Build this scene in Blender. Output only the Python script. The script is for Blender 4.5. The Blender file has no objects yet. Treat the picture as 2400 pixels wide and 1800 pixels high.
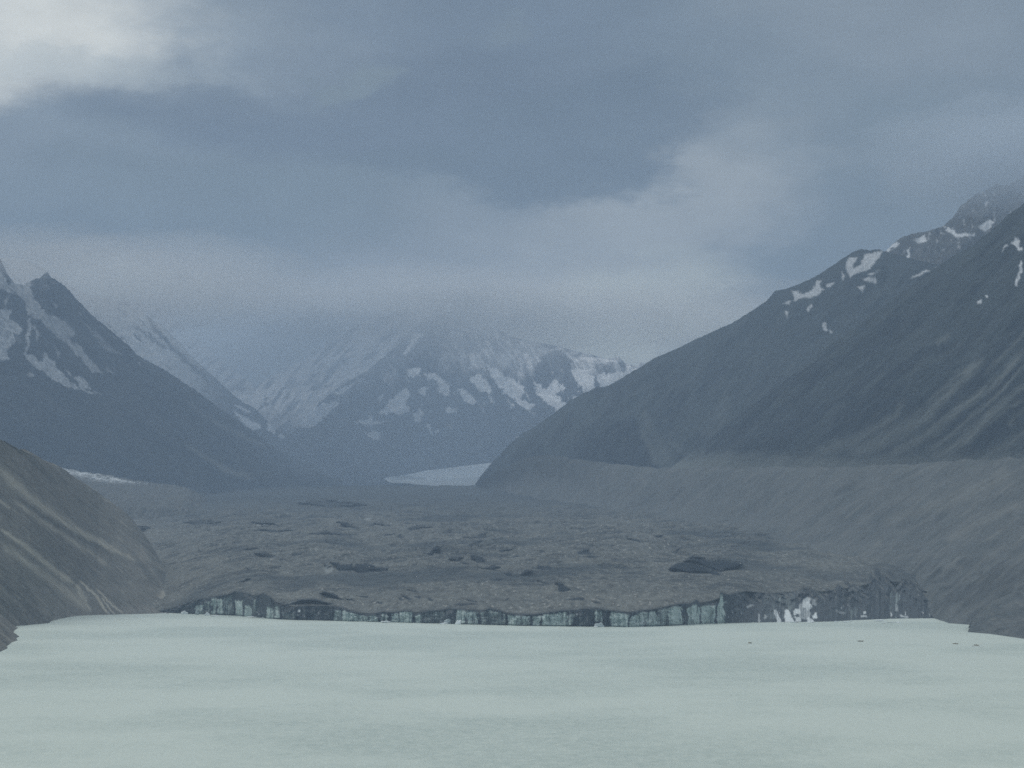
import bpy, math, random
import numpy as np

S = bpy.context.scene
COL = S.collection
random.seed(7)

# ---------------------------------------------------------------- camera
F = 4724.0                       # focal length in photo pixels (2400 wide)
CAMZ = 100.0
PITCH = math.atan((1281 - 900) / F)
cd = bpy.data.cameras.new("camera")
cd.lens = 36.0 * F / 2400.0
cd.clip_start = 1.0
cd.clip_end = 60000.0
cam = bpy.data.objects.new("camera", cd)
cam.location = (0, 0, CAMZ)
cam.rotation_euler = (math.pi / 2 + PITCH, 0, 0)
COL.objects.link(cam)
S.camera = cam

CP, SP = math.cos(PITCH), math.sin(PITCH)


def slopes(px, py):
    """x/y and z/y of the sight line through a photo pixel"""
    a = (np.asarray(px, float) - 1200) / F
    b = (900 - np.asarray(py, float)) / F
    den = CP - b * SP
    return a / den, (SP + b * CP) / den


def at(px, py, Y):
    sx, sz = slopes(px, py)
    Y = np.asarray(Y, float)
    return np.stack([sx * Y, Y + 0 * sx, CAMZ + sz * Y], -1)


def proj(V):
    """photo pixel of world points"""
    x, y, z = V[..., 0], V[..., 1], V[..., 2] - CAMZ
    f = y * CP + z * SP
    return 1200 + F * x / f, 900 - F * (z * CP - y * SP) / f


def ywater(px, py, z=0.0):
    sx, sz = slopes(px, py)
    return (z - CAMZ) / sz


def lin(r, g, b):
    f = lambda c: ((c / 255 + .055) / 1.055) ** 2.4 if c > 10 else c / 255 / 12.92
    return (f(r), f(g), f(b), 1.0)


# ---------------------------------------------------------------- light
SUN_AZ, SUN_EL = math.radians(-62), math.radians(46)
sd = bpy.data.lights.new("sun", 'SUN')
sd.energy = 1.15
sd.angle = math.radians(20)
sd.color = (1.0, 0.97, 0.93)
sun = bpy.data.objects.new("sun", sd)
from mathutils import Vector
sdir = Vector((math.sin(SUN_AZ) * math.cos(SUN_EL), math.cos(SUN_AZ) * math.cos(SUN_EL), math.sin(SUN_EL)))
sun.rotation_euler = (-sdir).to_track_quat('-Z', 'Y').to_euler()
COL.objects.link(sun)

S.view_settings.view_transform = 'Standard'
S.view_settings.look = 'None'
S.view_settings.exposure = 0.0
S.view_settings.gamma = 1.0
S.view_settings.use_curve_mapping = False
S.cycles.filter_width = 1.6
S.cycles.max_bounces = 6
S.cycles.diffuse_bounces = 2
S.cycles.glossy_bounces = 2
S.cycles.transmission_bounces = 2
S.cycles.volume_bounces = 4
S.cycles.use_denoising = False

W = bpy.data.worlds.new("World")
S.world = W
W.use_nodes = True
wn, wl = W.node_tree.nodes, W.node_tree.links
wn.clear()
wout = wn.new("ShaderNodeOutputWorld")
sky = wn.new("ShaderNodeTexSky")
sky.sky_type = 'NISHITA'
sky.sun_disc = False
sky.sun_elevation = SUN_EL
sky.sun_rotation = SUN_AZ
bg1 = wn.new("ShaderNodeBackground")
bg1.inputs[1].default_value = 0.08
wl.new(sky.outputs[0], bg1.inputs[0])
tc = wn.new("ShaderNodeTexCoord")
# domain warp gives the clouds ragged, drawn-out outlines
wmap = wn.new("ShaderNodeMapping"); wmap.inputs['Scale'].default_value = (1, 1, 2.2)
wl.new(tc.outputs['Generated'], wmap.inputs[0])


def wnoise(scale, detail, rough=.55):
    n = wn.new("ShaderNodeTexNoise")
    n.inputs['Scale'].default_value = scale
    n.inputs['Detail'].default_value = detail
    n.inputs['Roughness'].default_value = rough
    wl.new(wmap.outputs[0], n.inputs['Vector'])
    return n


n1 = wnoise(9, 8, .6)
sub = wn.new("ShaderNodeVectorMath"); sub.operation = 'SUBTRACT'
wl.new(n1.outputs['Color'], sub.inputs[0]); sub.inputs[1].default_value = (.5, .5, .5)
scl = wn.new("ShaderNodeVectorMath"); scl.operation = 'MULTIPLY'
wl.new(sub.outputs[0], scl.inputs[0]); scl.inputs[1].default_value = (.15, .0, .075)
add = wn.new("ShaderNodeVectorMath"); add.operation = 'ADD'
wl.new(tc.outputs['Generated'], add.inputs[0]); wl.new(scl.outputs[0], add.inputs[1])


def rgbn(c):
    n = wn.new("ShaderNodeRGB"); n.outputs[0].default_value = c; return n.outputs[0]


cur = rgbn(lin(116, 131, 147))
# cloud masses: centre (as a direction, given where the photo sees it), half extents, tilt, colour, strength
CLOUDS = [   # ..., strength, outer edge, inner edge
    (2150, 60, 600, 260, 8, (134, 146, 161), .8, 1.15, .1),
    (2300, 380, 560, 220, 0, (112, 128, 142), .7, 1.15, .1),
    (60, 330, 420, 200, 0, (136, 150, 168), .7, 1.15, .1),
    (250, 600, 760, 170, 6, (105, 121, 137), .8, 1.15, .2),
    (850, 660, 620, 240, 0, (116, 131, 145), .7, 1.15, .1),
    (1120, 600, 760, 200, -10, (144, 154, 167), .9, 1.2, .1),
    (1560, 500, 470, 250, -22, (168, 177, 187), .95, 1.15, .2),
    (1300, 790, 700, 190, 0, (198, 207, 212), .95, 1.15, .1),
    (1520, 750, 330, 170, -25, (200, 211, 212), .9, 1.15, .1),
    (1980, 590, 420, 120, -18, (112, 127, 140), .75, 1.1, .2),
    (900, 60, 1000, 300, 0, (103, 118, 140), .9, 1.2, .2),
    (900, 255, 900, 175, 4, (98, 112, 133), .9, 1.08, .45),
    (1330, 330, 520, 130, -9, (96, 111, 130), .9, 1.02, .55),
    (1120, 405, 560, 62, 2, (97, 112, 130), .8, 1.05, .4),
    (1530, 345, 120, 40, -10, (100, 115, 133), .8, 1.1, .3),
    (520, 480, 640, 120, 5, (110, 126, 140), .6, 1.1, .3),
    (620, 760, 420, 140, 8, (112, 127, 141), .6, 1.1, .2),
    (300, 672, 280, 62, 8, (158, 174, 184), .95, 1.1, .2),
    (60, 20, 900, 240, 2, (160, 173, 187), .85, 1.15, .1),
    (40, 60, 480, 190, -4, (236, 242, 246), 1.0, 1.15, .1),
    (200, 130, 420, 60, 6, (188, 200, 210), .6, 1.1, .2),
    (770, 165, 110, 40, 0, (122, 137, 149), .8, 1.1, .3),
    (1120, 85, 120, 60, 10, (114, 129, 144), .6, 1.1, .2),
]
for (px, py, rx, ry, tilt, c, st, ea, eb) in CLOUDS:
    sx, sz = slopes(px, py)
    d = np.array([sx, 1.0, sz]); d /= np.linalg.norm(d)
    m = wn.new("ShaderNodeMapping"); m.vector_type = 'TEXTURE'
    m.inputs['Location'].default_value = tuple(d)
    m.inputs['Rotation'].default_value = (0, math.radians(tilt), 0)
    m.inputs['Scale'].default_value = (rx / F, 0.6, ry / F)
    wl.new(add.outputs[0], m.inputs[0])
    ln = wn.new("ShaderNodeVectorMath"); ln.operation = 'LENGTH'
    wl.new(m.outputs[0], ln.inputs[0])
    mr = wn.new("ShaderNodeMapRange"); mr.interpolation_type = 'SMOOTHERSTEP'
    mr.inputs['From Min'].default_value = ea
    mr.inputs['From Max'].default_value = eb
    mr.inputs['To Min'].default_value = 0
    mr.inputs['To Max'].default_value = st
    wl.new(ln.outputs['Value'], mr.inputs[0])
    mx = wn.new("ShaderNodeMix"); mx.data_type = 'RGBA'
    wl.new(mr.outputs[0], mx.inputs[0]); wl.new(cur, mx.inputs[6]); mx.inputs[7].default_value = lin(*c)
    cur = mx.outputs[2]
# brighter cloud deck overhead and behind, out of the frame
sep = wn.new("ShaderNodeSeparateXYZ"); wl.new(tc.outputs['Generated'], sep.inputs[0])
zr = wn.new("ShaderNodeMapRange"); zr.inputs['From Min'].default_value = .30; zr.inputs['From Max'].default_value = .75
zr.interpolation_type = 'SMOOTHSTEP'
wl.new(sep.outputs['Z'], zr.inputs[0])
mz = wn.new("ShaderNodeMix"); mz.data_type = 'RGBA'
wl.new(zr.outputs[0], mz.inputs[0]); wl.new(cur, mz.inputs[6]); mz.inputs[7].default_value = (.74, .80, .88, 1)
cur = mz.outputs[2]
n2 = wnoise(20, 8, .62)
mn = wn.new("ShaderNodeMapRange"); mn.inputs['From Min'].default_value = .25; mn.inputs['From Max'].default_value = .75
mn.inputs['To Min'].default_value = .88; mn.inputs['To Max'].default_value = 1.12
wl.new(n2.outputs['Fac'], mn.inputs[0])
vm = wn.new("ShaderNodeVectorMath"); vm.operation = 'SCALE'
wl.new(cur, vm.inputs[0]); wl.new(mn.outputs[0], vm.inputs['Scale'])
tint = wn.new("ShaderNodeVectorMath"); tint.operation = 'MULTIPLY'; wl.new(vm.outputs[0], tint.inputs[0]); tint.inputs[1].default_value = (1.10, 1.045, .925)
bg2 = wn.new("ShaderNodeBackground"); bg2.inputs[1].default_value = 1.0
wl.new(tint.outputs[0], bg2.inputs[0])
ms = wn.new("ShaderNodeMixShader"); ms.inputs[0].default_value = .95
wl.new(bg1.outputs[0], ms.inputs[1]); wl.new(bg2.outputs[0], ms.inputs[2])
wl.new(ms.outputs[0], wout.inputs[0])


# ---------------------------------------------------------------- numpy noise
def _hash(ix, iy, seed):
    h = (ix.astype(np.int64) * 374761393 + iy.astype(np.int64) * 668265263 + seed * 1442695041) & 0xFFFFFFFF
    h = ((h ^ (h >> 13)) * 1274126177) & 0xFFFFFFFF
    h = ((h ^ (h >> 16)) * 2246822519) & 0xFFFFFFFF
    return (h ^ (h >> 15)) & 0xFFFFFFFF


def gn(x, y, seed=0):
    """gradient noise, about -1..1"""
    x, y = np.broadcast_arrays(np.asarray(x, float), np.asarray(y, float))
    x0, y0 = np.floor(x), np.floor(y)
    fx, fy = x - x0, y - y0
    u, v = fx * fx * fx * (fx * (fx * 6 - 15) + 10), fy * fy * fy * (fy * (fy * 6 - 15) + 10)

    def g(i, j):
        a = _hash(x0 + i, y0 + j, seed) * (2 * np.pi / 4294967296.0)
        return np.cos(a) * (fx - i) + np.sin(a) * (fy - j)
    a = g(0, 0) * (1 - u) + g(1, 0) * u
    b = g(0, 1) * (1 - u) + g(1, 1) * u
    return 1.5 * (a * (1 - v) + b * v)


def fbm(x, y, o=4, seed=0, gain=.5, lac=2.03):
    s, a, t = 0, 1.0, 0
    for i in range(o):
        s = s + a * gn(x, y, seed + i * 17); t += a
        a *= gain; x = np.asarray(x) * lac; y = np.asarray(y) * lac
    return s / t


def ridged(x, y, o=4, seed=0, gain=.5):
    s, a, t = 0, 1.0, 0
    for i in range(o):
        s = s + a * (1 - np.abs(gn(x, y, seed + i * 31)) * 2); t += a
        a *= gain; x = np.asarray(x) * 2.07; y = np.asarray(y) * 2.07
    return s / t


def sst(a, b, x):
    t = np.clip((x - a) / (b - a), 0, 1)
    return t * t * (3 - 2 * t)


def rot(px, py, deg):
    """coordinates (across, along) for a fall line that runs at deg below the horizontal in the view"""
    c, s = math.cos(math.radians(deg)), math.sin(math.radians(deg))
    return -s * px + c * py, c * px + s * py


# ---------------------------------------------------------------- painting natural patches by outline
def poly_mask(px, py, poly, soft=1.5):
    """signed distance to a polygon -> 0..1"""
    P = np.array(poly, float)
    x0, x1 = P[:, 0].min() - 3 * soft, P[:, 0].max() + 3 * soft
    y0, y1 = P[:, 1].min() - 3 * soft, P[:, 1].max() + 3 * soft
    out = np.zeros(px.shape)
    sel = (px > x0) & (px < x1) & (py > y0) & (py < y1)
    if not sel.any():
        return out
    x, y = px[sel], py[sel]
    dmin = np.full(x.shape, 1e9); ins = np.zeros(x.shape, bool)
    n = len(P)
    for i in range(n):
        ax, ay = P[i]; bx, by = P[(i + 1) % n]
        dx, dy = bx - ax, by - ay
        t = np.clip(((x - ax) * dx + (y - ay) * dy) / (dx * dx + dy * dy + 1e-9), 0, 1)
        dmin = np.minimum(dmin, np.hypot(x - ax - t * dx, y - ay - t * dy))
        c = ((ay > y) != (by > y))
        ins ^= c & (x < dx * (y - ay) / (dy if dy else 1e-9) + ax)
    sd_ = np.where(ins, dmin, -dmin)
    out[sel] = sst(-soft, soft, sd_)
    return out


def line_mask(px, py, pts, w0, w1):
    """tapering streak along a polyline"""
    P = np.array(pts, float)
    best = np.zeros(px.shape)
    seg = np.hypot(*np.diff(P, axis=0).T); L = seg.sum(); acc = 0
    for i in range(len(P) - 1):
        ax, ay = P[i]; bx, by = P[i + 1]
        dx, dy = bx - ax, by - ay
        t = np.clip(((px - ax) * dx + (py - ay) * dy) / (dx * dx + dy * dy + 1e-9), 0, 1)
        d = np.hypot(px - ax - t * dx, py - ay - t * dy)
        s = (acc + t * seg[i]) / L
        w = w0 + (w1 - w0) * s
        endf = sst(0, .12, s) * sst(1, .85, s) if len(P) > 1 else 1
        best = np.maximum(best, np.exp(-(d / w) ** 2) * endf)
        acc += seg[i]
    return best


def zp(ox, oy, s, *pts):
    return [(ox + s * x, oy + s * y) for x, y in pts]


def warp(px, py, a, w, seed):
    b, q = a * .45, w * .28
    return (px + a * fbm(px / w, py / w, 3, seed) + b * fbm(px / q, py / q, 3, seed + 9),
            py + a * fbm(px / w, py / w, 3, seed + 5) + b * fbm(px / q, py / q, 3, seed + 14))


# ---------------------------------------------------------------- mesh helpers
def link(ob, parent=None, label=None, cat=None, group=None, kind=None):
    COL.objects.link(ob)
    if parent: ob.parent = parent
    if label: ob['label'] = label
    if cat: ob['category'] = cat
    if group: ob['group'] = group
    if kind: ob['kind'] = kind
    return ob


def mesh_np(name, V, Fc, mat, attrs=None, smooth=True):
    V = np.array(V.reshape(-1, 3), dtype=np.float32)
    V[:, 2] = np.maximum(V[:, 2], -20)
    Fc = np.ascontiguousarray(Fc, dtype=np.int32)
    k = Fc.shape[1]
    me = bpy.data.meshes.new(name)
    me.vertices.add(len(V)); me.vertices.foreach_set("co", V.ravel())
    me.loops.add(Fc.size); me.loops.foreach_set("vertex_index", Fc.ravel())
    me.polygons.add(len(Fc))
    me.polygons.foreach_set("loop_start", np.arange(0, Fc.size, k, dtype=np.int32))
    me.polygons.foreach_set("loop_total", np.full(len(Fc), k, dtype=np.int32))
    if smooth: me.polygons.foreach_set("use_smooth", np.ones(len(Fc), dtype=bool))
    me.update(calc_edges=True)
    for an, av in (attrs or {}).items():
        at_ = me.attributes.new(an, 'FLOAT', 'POINT')
        at_.data.foreach_set("value", np.ascontiguousarray(av.ravel(), dtype=np.float32))
    me.materials.append(mat)
    return bpy.data.objects.new(name, me)


def gridfaces(nv, nu):
    i = np.arange(nv * nu).reshape(nv, nu)
    return np.stack([i[:-1, :-1], i[1:, :-1], i[1:, 1:], i[:-1, 1:]], -1).reshape(-1, 4)


def loft(rows, nu, nv, smooth_v=True):
    """rows: polylines (px,py,Y) top to bottom -> px,py,Y arrays [nv,nu]"""
    u = np.linspace(0, 1, nu)
    R = []
    for r in rows:
        a = np.array(r, float)
        t = (a[:, 0] - a[0, 0]) / (a[-1, 0] - a[0, 0])
        R.append(np.stack([np.interp(u, t, a[:, 0]), np.interp(u, t, a[:, 1]), np.exp(np.interp(u, t, np.log(a[:, 2])))]))
    R = np.array(R)                                  # [k,3,nu]
    k = len(R)
    # space the mesh rows by the mean height of each band
    h = np.array([np.abs(R[i + 1, 1] - R[i, 1]).mean() + 4 for i in range(k - 1)])
    tt = np.concatenate([[0], np.cumsum(h)]) / h.sum()
    v = np.linspace(0, 1, nv)
    idx = np.clip(np.searchsorted(tt, v, side='right') - 1, 0, k - 2)
    f = (v - tt[idx]) / (tt[idx + 1] - tt[idx])
    if smooth_v and k > 2:
        p0 = R[np.clip(idx - 1, 0, k - 1)]; p1 = R[idx]; p2 = R[idx + 1]; p3 = R[np.clip(idx + 2, 0, k - 1)]
        # finite-difference hermite on uneven spacing
        def tang(i):
            im, ip = np.clip(i - 1, 0, k - 1), np.clip(i + 1, 0, k - 1)
            return (R[ip] - R[im]) / (tt[ip] - tt[im])[:, None, None]
        d = (tt[idx + 1] - tt[idx])[:, None, None]
        m1, m2 = tang(idx) * d, tang(idx + 1) * d
        f = f[:, None, None]
        G = (2 * f**3 - 3 * f**2 + 1) * p1 + (f**3 - 2 * f**2 + f) * m1 + (-2 * f**3 + 3 * f**2) * p2 + (f**3 - f**2) * m2
    else:
        f = f[:, None, None]
        G = R[idx] * (1 - f) + R[idx + 1] * f
    return G[:, 0], G[:, 1], G[:, 2]


def with_side(V, attrs, side, dist=2600, n=40):
    """let a slope run on beyond the frame instead of ending at its edge"""
    edge = V[:, -1] if side > 0 else V[:, 0]
    t = np.linspace(0, 1, n + 1)[1:] ** 1.5
    E = np.repeat(edge[:, None], n, 1)
    E[..., 0] += side * dist * t[None]
    E[..., 2] += (18 * fbm(E[..., 0] / 260, E[..., 1] / 260, 4, 77) - 18 * fbm(edge[:, 0] / 260, edge[:, 1] / 260, 4, 77)[:, None]) * (edge[:, 2] > 6)[:, None]
    if side < 0: E = E[:, ::-1]
    cat = lambda a, e: np.concatenate([a, e] if side > 0 else [e, a], 1)
    return cat(V, E), {k: cat(a, np.repeat((a[:, -1:] if side > 0 else a[:, :1]), n, 1)) for k, a in attrs.items()}


def with_back(V, attrs, depth, drop, n=8, side=0):
    if side: V, attrs = with_side(V, attrs, side)
    """carry the crest over to a real far side"""
    top = V[0]
    B = []
    for i in range(n, 0, -1):
        t = i / n
        jit = fbm(top[:, 0] / 200, np.full(len(top), i * 1.7), 3, 3)[:, None] * np.array([0, 0, 1]) * depth * .04
        B.append(top + np.array([0, depth * t, -drop * t ** 1.2]) + jit)
    V2 = np.concatenate([np.array(B), V], 0)
    A2 = {k: np.concatenate([np.repeat(a[:1], n, 0), a], 0) for k, a in attrs.items()}
    return V2, A2


# ---------------------------------------------------------------- materials
def mat_new(name, rough=.95):
    m = bpy.data.materials.new(name); m.use_nodes = True
    b = m.node_tree.nodes['Principled BSDF']
    b.inputs['Roughness'].default_value = rough
    b.inputs['Specular IOR Level'].default_value = .15
    return m, m.node_tree.nodes, m.node_tree.links, b


def mixc(n, l, fac, a, b):
    x = n.new("ShaderNodeMix"); x.data_type = 'RGBA'
    for s, v in ((x.inputs[0], fac), (x.inputs[6], a), (x.inputs[7], b)):
        if hasattr(v, 'is_linked') or hasattr(v, 'links'): l.new(v, s)
        elif isinstance(v, (int, float)): s.default_value = v
        else: s.default_value = tuple(v)[:3] + (1,)
    return x.outputs[2]


def noise(n, l, scale, detail=4, rough=.55, mapscale=(1, 1, 1), lo=.35, hi=.65, tcn=None):
    t = tcn or n.new("ShaderNodeTexCoord")
    mp = n.new("ShaderNodeMapping"); mp.inputs['Scale'].default_value = mapscale
    l.new(t.outputs['Object'], mp.inputs[0])
    x = n.new("ShaderNodeTexNoise"); x.inputs['Scale'].default_value = scale
    x.inputs['Detail'].default_value = detail; x.inputs['Roughness'].default_value = rough
    l.new(mp.outputs[0], x.inputs['Vector'])
    r = n.new("ShaderNodeMapRange"); r.inputs['From Min'].default_value = lo; r.inputs['From Max'].default_value = hi
    l.new(x.outputs['Fac'], r.inputs[0])
    return r.outputs[0], x.outputs['Fac']


def attr(n, name):
    a = n.new("ShaderNodeAttribute"); a.attribute_name = name; return a.outputs['Fac']


def terrain_mat(name, c1, c2, layers=(), s1=1 / 150, s2=1 / 12, speck=None, bump=2.0, bscale=1 / 10, rough=.95, ms=(1, 1, 1), grit=.28):
    m, n, l, b = mat_new(name, rough)
    t = n.new("ShaderNodeTexCoord")
    f1, _ = noise(n, l, s1, 5, .6, tcn=t)
    f2, raw2 = noise(n, l, s2, 5, .7, ms, tcn=t)
    c = mixc(n, l, f1, c1, c2)
    # small-scale grit: multiply
    r = n.new("ShaderNodeMapRange"); r.inputs['From Min'].default_value = .3; r.inputs['From Max'].default_value = .7
    r.inputs['To Min'].default_value = 1 - grit; r.inputs['To Max'].default_value = 1 + grit
    l.new(raw2, r.inputs[0])
    v = n.new("ShaderNodeVectorMath"); v.operation = 'SCALE'; l.new(c, v.inputs[0]); l.new(r.outputs[0], v.inputs['Scale'])
    c = v.outputs[0]
    if speck:
        sc, th, col = speck
        _, sp = noise(n, l, sc, 1, .5, ms, tcn=t)
        r = n.new("ShaderNodeMapRange"); r.inputs['From Min'].default_value = th; r.inputs['From Max'].default_value = th + .04
        l.new(sp, r.inputs[0]); c = mixc(n, l, r.outputs[0], c, col)
    for (an, col) in layers:
        c = mixc(n, l, attr(n, an), c, col)
    l.new(c, b.inputs['Base Color'])
    bn = n.new("ShaderNodeBump"); bn.inputs['Distance'].default_value = bump; bn.inputs['Strength'].default_value = .8
    _, rb = noise(n, l, bscale, 6, .65, ms, tcn=t)
    l.new(rb, bn.inputs['Height']); l.new(bn.outputs[0], b.inputs['Normal'])
    return m


SNOW = (.80, .84, .88)

# ================================================================ WATER
m, n, l, b = mat_new("milky_water", .42)
t = n.new("ShaderNodeTexCoord")
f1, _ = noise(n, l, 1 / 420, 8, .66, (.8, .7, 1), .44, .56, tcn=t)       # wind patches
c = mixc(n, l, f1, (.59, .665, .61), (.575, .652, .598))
_, wv = noise(n, l, 1 / 5, 4, .7, (.7, .42, 1), tcn=t)                  # light and dark of wave ripples painted as streaks in the base colour
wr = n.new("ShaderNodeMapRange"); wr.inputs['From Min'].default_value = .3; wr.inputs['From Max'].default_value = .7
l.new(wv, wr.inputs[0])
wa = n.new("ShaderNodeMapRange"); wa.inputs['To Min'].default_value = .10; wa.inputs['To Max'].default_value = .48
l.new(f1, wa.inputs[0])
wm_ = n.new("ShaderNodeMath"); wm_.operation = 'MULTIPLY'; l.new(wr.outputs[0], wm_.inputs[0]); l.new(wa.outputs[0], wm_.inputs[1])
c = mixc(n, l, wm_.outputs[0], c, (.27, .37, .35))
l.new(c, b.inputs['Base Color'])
b.inputs['Specular IOR Level'].default_value = .35
rr = n.new("ShaderNodeMapRange"); rr.inputs['To Min'].default_value = .46; rr.inputs['To Max'].default_value = .44
l.new(f1, rr.inputs[0]); l.new(rr.outputs[0], b.inputs['Roughness'])
_, w1 = noise(n, l, 1 / 6.0, 6, .7, (.8, .6, 1), tcn=t)
bn = n.new("ShaderNodeBump"); bn.inputs['Distance'].default_value = 3.0
st = n.new("ShaderNodeMapRange"); st.inputs['To Min'].default_value = .45; st.inputs['To Max'].default_value = .8
l.new(f1, st.inputs[0]); l.new(st.outputs[0], bn.inputs['Strength'])
l.new(w1, bn.inputs['Height']); l.new(bn.outputs[0], b.inputs['Normal'])
WM = m
xs = np.concatenate([[-3500], np.linspace(-1400, 1400, 57), [3500]])
ys = np.concatenate([[-150], np.linspace(400, 3300, 59), [4200]])
X, Yy = np.meshgrid(xs, ys)
V = np.stack([X, Yy, 0 * X], -1)
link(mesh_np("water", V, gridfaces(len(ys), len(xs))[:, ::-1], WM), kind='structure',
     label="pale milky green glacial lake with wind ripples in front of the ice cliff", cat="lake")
# the lake bed and valley floor that everything stands on
m = terrain_mat("valley_floor", (.10, .11, .11), (.13, .13, .13), s1=1 / 300)
xs = np.linspace(-8500, 8500, 60); ys = np.linspace(-300, 15000, 60)
X, Yy = np.meshgrid(xs, ys)
V = np.stack([X, Yy, -14 + 1.5 * fbm(X / 900, Yy / 900, 3, 2)], -1)
link(mesh_np("ground", V, gridfaces(60, 60)[:, ::-1], m), kind='structure',
     label="grey gravel bed under the lake and the valley", cat="lake bed")

# ================================================================ GLACIER (debris surface + ice cliff)
WL = [(355, 1435.5), (377, 1436), (470, 1440), (550, 1443), (650, 1452), (740, 1454.5), (850, 1457), (1000, 1461), (1100, 1464), (1220, 1467),
      (1380, 1469), (1470, 1470), (1550, 1468), (1650, 1463), (1700, 1461), (1780, 1459), (1850, 1458.5), (1950, 1457), (2000, 1454),
      (2100, 1450), (2230, 1449)]
CT = [(355, 1435), (377, 1434), (412, 1424.5), (440, 1413), (470, 1404), (499, 1399), (534, 1394), (551, 1386), (570, 1389), (584, 1392), (594, 1398), (606, 1394),
      (618, 1391), (636, 1401), (648, 1415), (671, 1426), (690, 1422), (723, 1420), (773, 1420), (800, 1424), (822, 1431), (845, 1438), (860, 1441), (880, 1438),
      (900, 1434), (920, 1436), (940, 1432), (957, 1431), (966, 1434), (972, 1439), (985, 1436), (999, 1432), (1030, 1430), (1054, 1427), (1086, 1428),
      (1131, 1432), (1148, 1426), (1173, 1432), (1191, 1439), (1225, 1440), (1248, 1442), (1283, 1436), (1317, 1431), (1350, 1430), (1365, 1427), (1395, 1426),
      (1432, 1431), (1458, 1434), (1472, 1438), (1499, 1431), (1539, 1427), (1560, 1422), (1586, 1416), (1618, 1415), (1633, 1406), (1641, 1415),
      (1670, 1414), (1686, 1410), (1688, 1388), (1700, 1392), (1710, 1394), (1725, 1390), (1748, 1386), (1768, 1388), (1788, 1391), (1822, 1391), (1845, 1390), (1872, 1386),
      (1885, 1380), (1900, 1381), (1925, 1392), (1945, 1391), (1957, 1383), (1962, 1370), (1975, 1378), (1985, 1386), (1999, 1370), (2012, 1374), (2029, 1382), (2040, 1368),
      (2049, 1355), (2074, 1351), (2088, 1362), (2099, 1377), (2110, 1366), (2121, 1357), (2135, 1366), (2148, 1374), (2160, 1384), (2173, 1386), (2186, 1400), (2200, 1404), (2213, 1412),
      (2220, 1428), (2230, 1440)]
NU = 2100
cu = np.linspace(357, 2228, NU)
wl_ = np.array(WL); ct_ = np.array(CT)
wpy = np.interp(cu, wl_[:, 0], wl_[:, 1])
tpy = np.interp(cu, ct_[:, 0], ct_[:, 1]) + .9 * fbm(cu / 7, cu * 0, 3, 11)
tpy = np.minimum(tpy, wpy - .8)
Yw = ywater(cu, wpy)
right = sst(1690, 1760, cu)                         # the broken dirty slope at the right
hgt_px = wpy - tpy
lean = (3 + .12 * hgt_px) * (1 - right) + right * (1.9 * hgt_px)
# plan-form of the face: buttresses, embayments and cracks
butt = 12 * fbm(cu / 42, cu * 0 + 3, 3, 21) + 3.0 * ridged(cu / 12, cu * 0 + 1, 2, 22)
cracks = np.zeros(NU)
for cx, w, dd in ((523, 1.6, 6), (591, 2.5, 7), (643, 3, 7), (781, 2, 8), (913, 3.2, 10), (935, 1.4, 7), (971, 2.2, 9), (1067, 3, 8), (1124, 4, 9), (1188, 1.8, 7),
                  (1245, 2, 9), (1267, 1.4, 7), (1330, 2.6, 6), (1425, 2.2, 9), (1475, 1.5, 6), (1561, 2, 6), (1604, 3, 8), (1640, 2, 8), (1677, 2.5, 8), (1697, 2, 4),
                  (1762, 1.5, 6), (1868, 4, 10), (1915, 3, 6)):
    cracks += .4 * dd * np.exp(-((cu - cx) / w) ** 2)
NVc = 56
fr = np.linspace(-.10, 1, NVc)[::-1]                 # top to bottom, a little below the water
FR, CU = np.meshgrid(fr, cu, indexing='ij')
PY = wpy[None] + (tpy - wpy)[None] * FR
notch = 3.0 * np.exp(-((FR - .02) / .05) ** 2)
flute = (1 - .85 * right[None]) * 1.6 * fbm(CU / 4.5, FR * .7 + CU * 0, 3, 31) + .9 * ridged(CU / 2.6, FR * .9, 2, 33)
blocky = (np.round(3 * gn(CU / 16, FR * 2.2, 41)) * 1.5 + 4 * ridged(CU / 22, FR * 2.4 + CU / 90, 3, 43)) * (1 - .35 * right[None])
scoop = 5 * (FR * (1 - FR)) * np.sign(gn(CU / 60, FR * 0, 44))
rslope = right[None] * (26 * ridged(CU / 34 + FR * .9, FR * 2.2, 4, 45) - 13)
rel = butt[None] + cracks[None] * (1 - .25 * FR) + notch * (1 - right[None]) + flute + blocky * .8 + scoop - rslope * np.clip(FR, 0, 1) * 1.0
edgefade = sst(357, 400, cu)[None]
YC = Yw[None] + lean[None] * np.clip(FR, 0, 1) + rel * edgefade
CUx = CU + 2.2 * fbm(CU / 14, FR * 2.5, 3, 47) * (1 - FR) * FR * 4
VC = at(CUx, PY, YC)
# below-water part: push straight down
low = FR < 0
VC[..., 2] = np.where(low, np.minimum(VC[..., 2], -1) + FR * 20, VC[..., 2])

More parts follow.
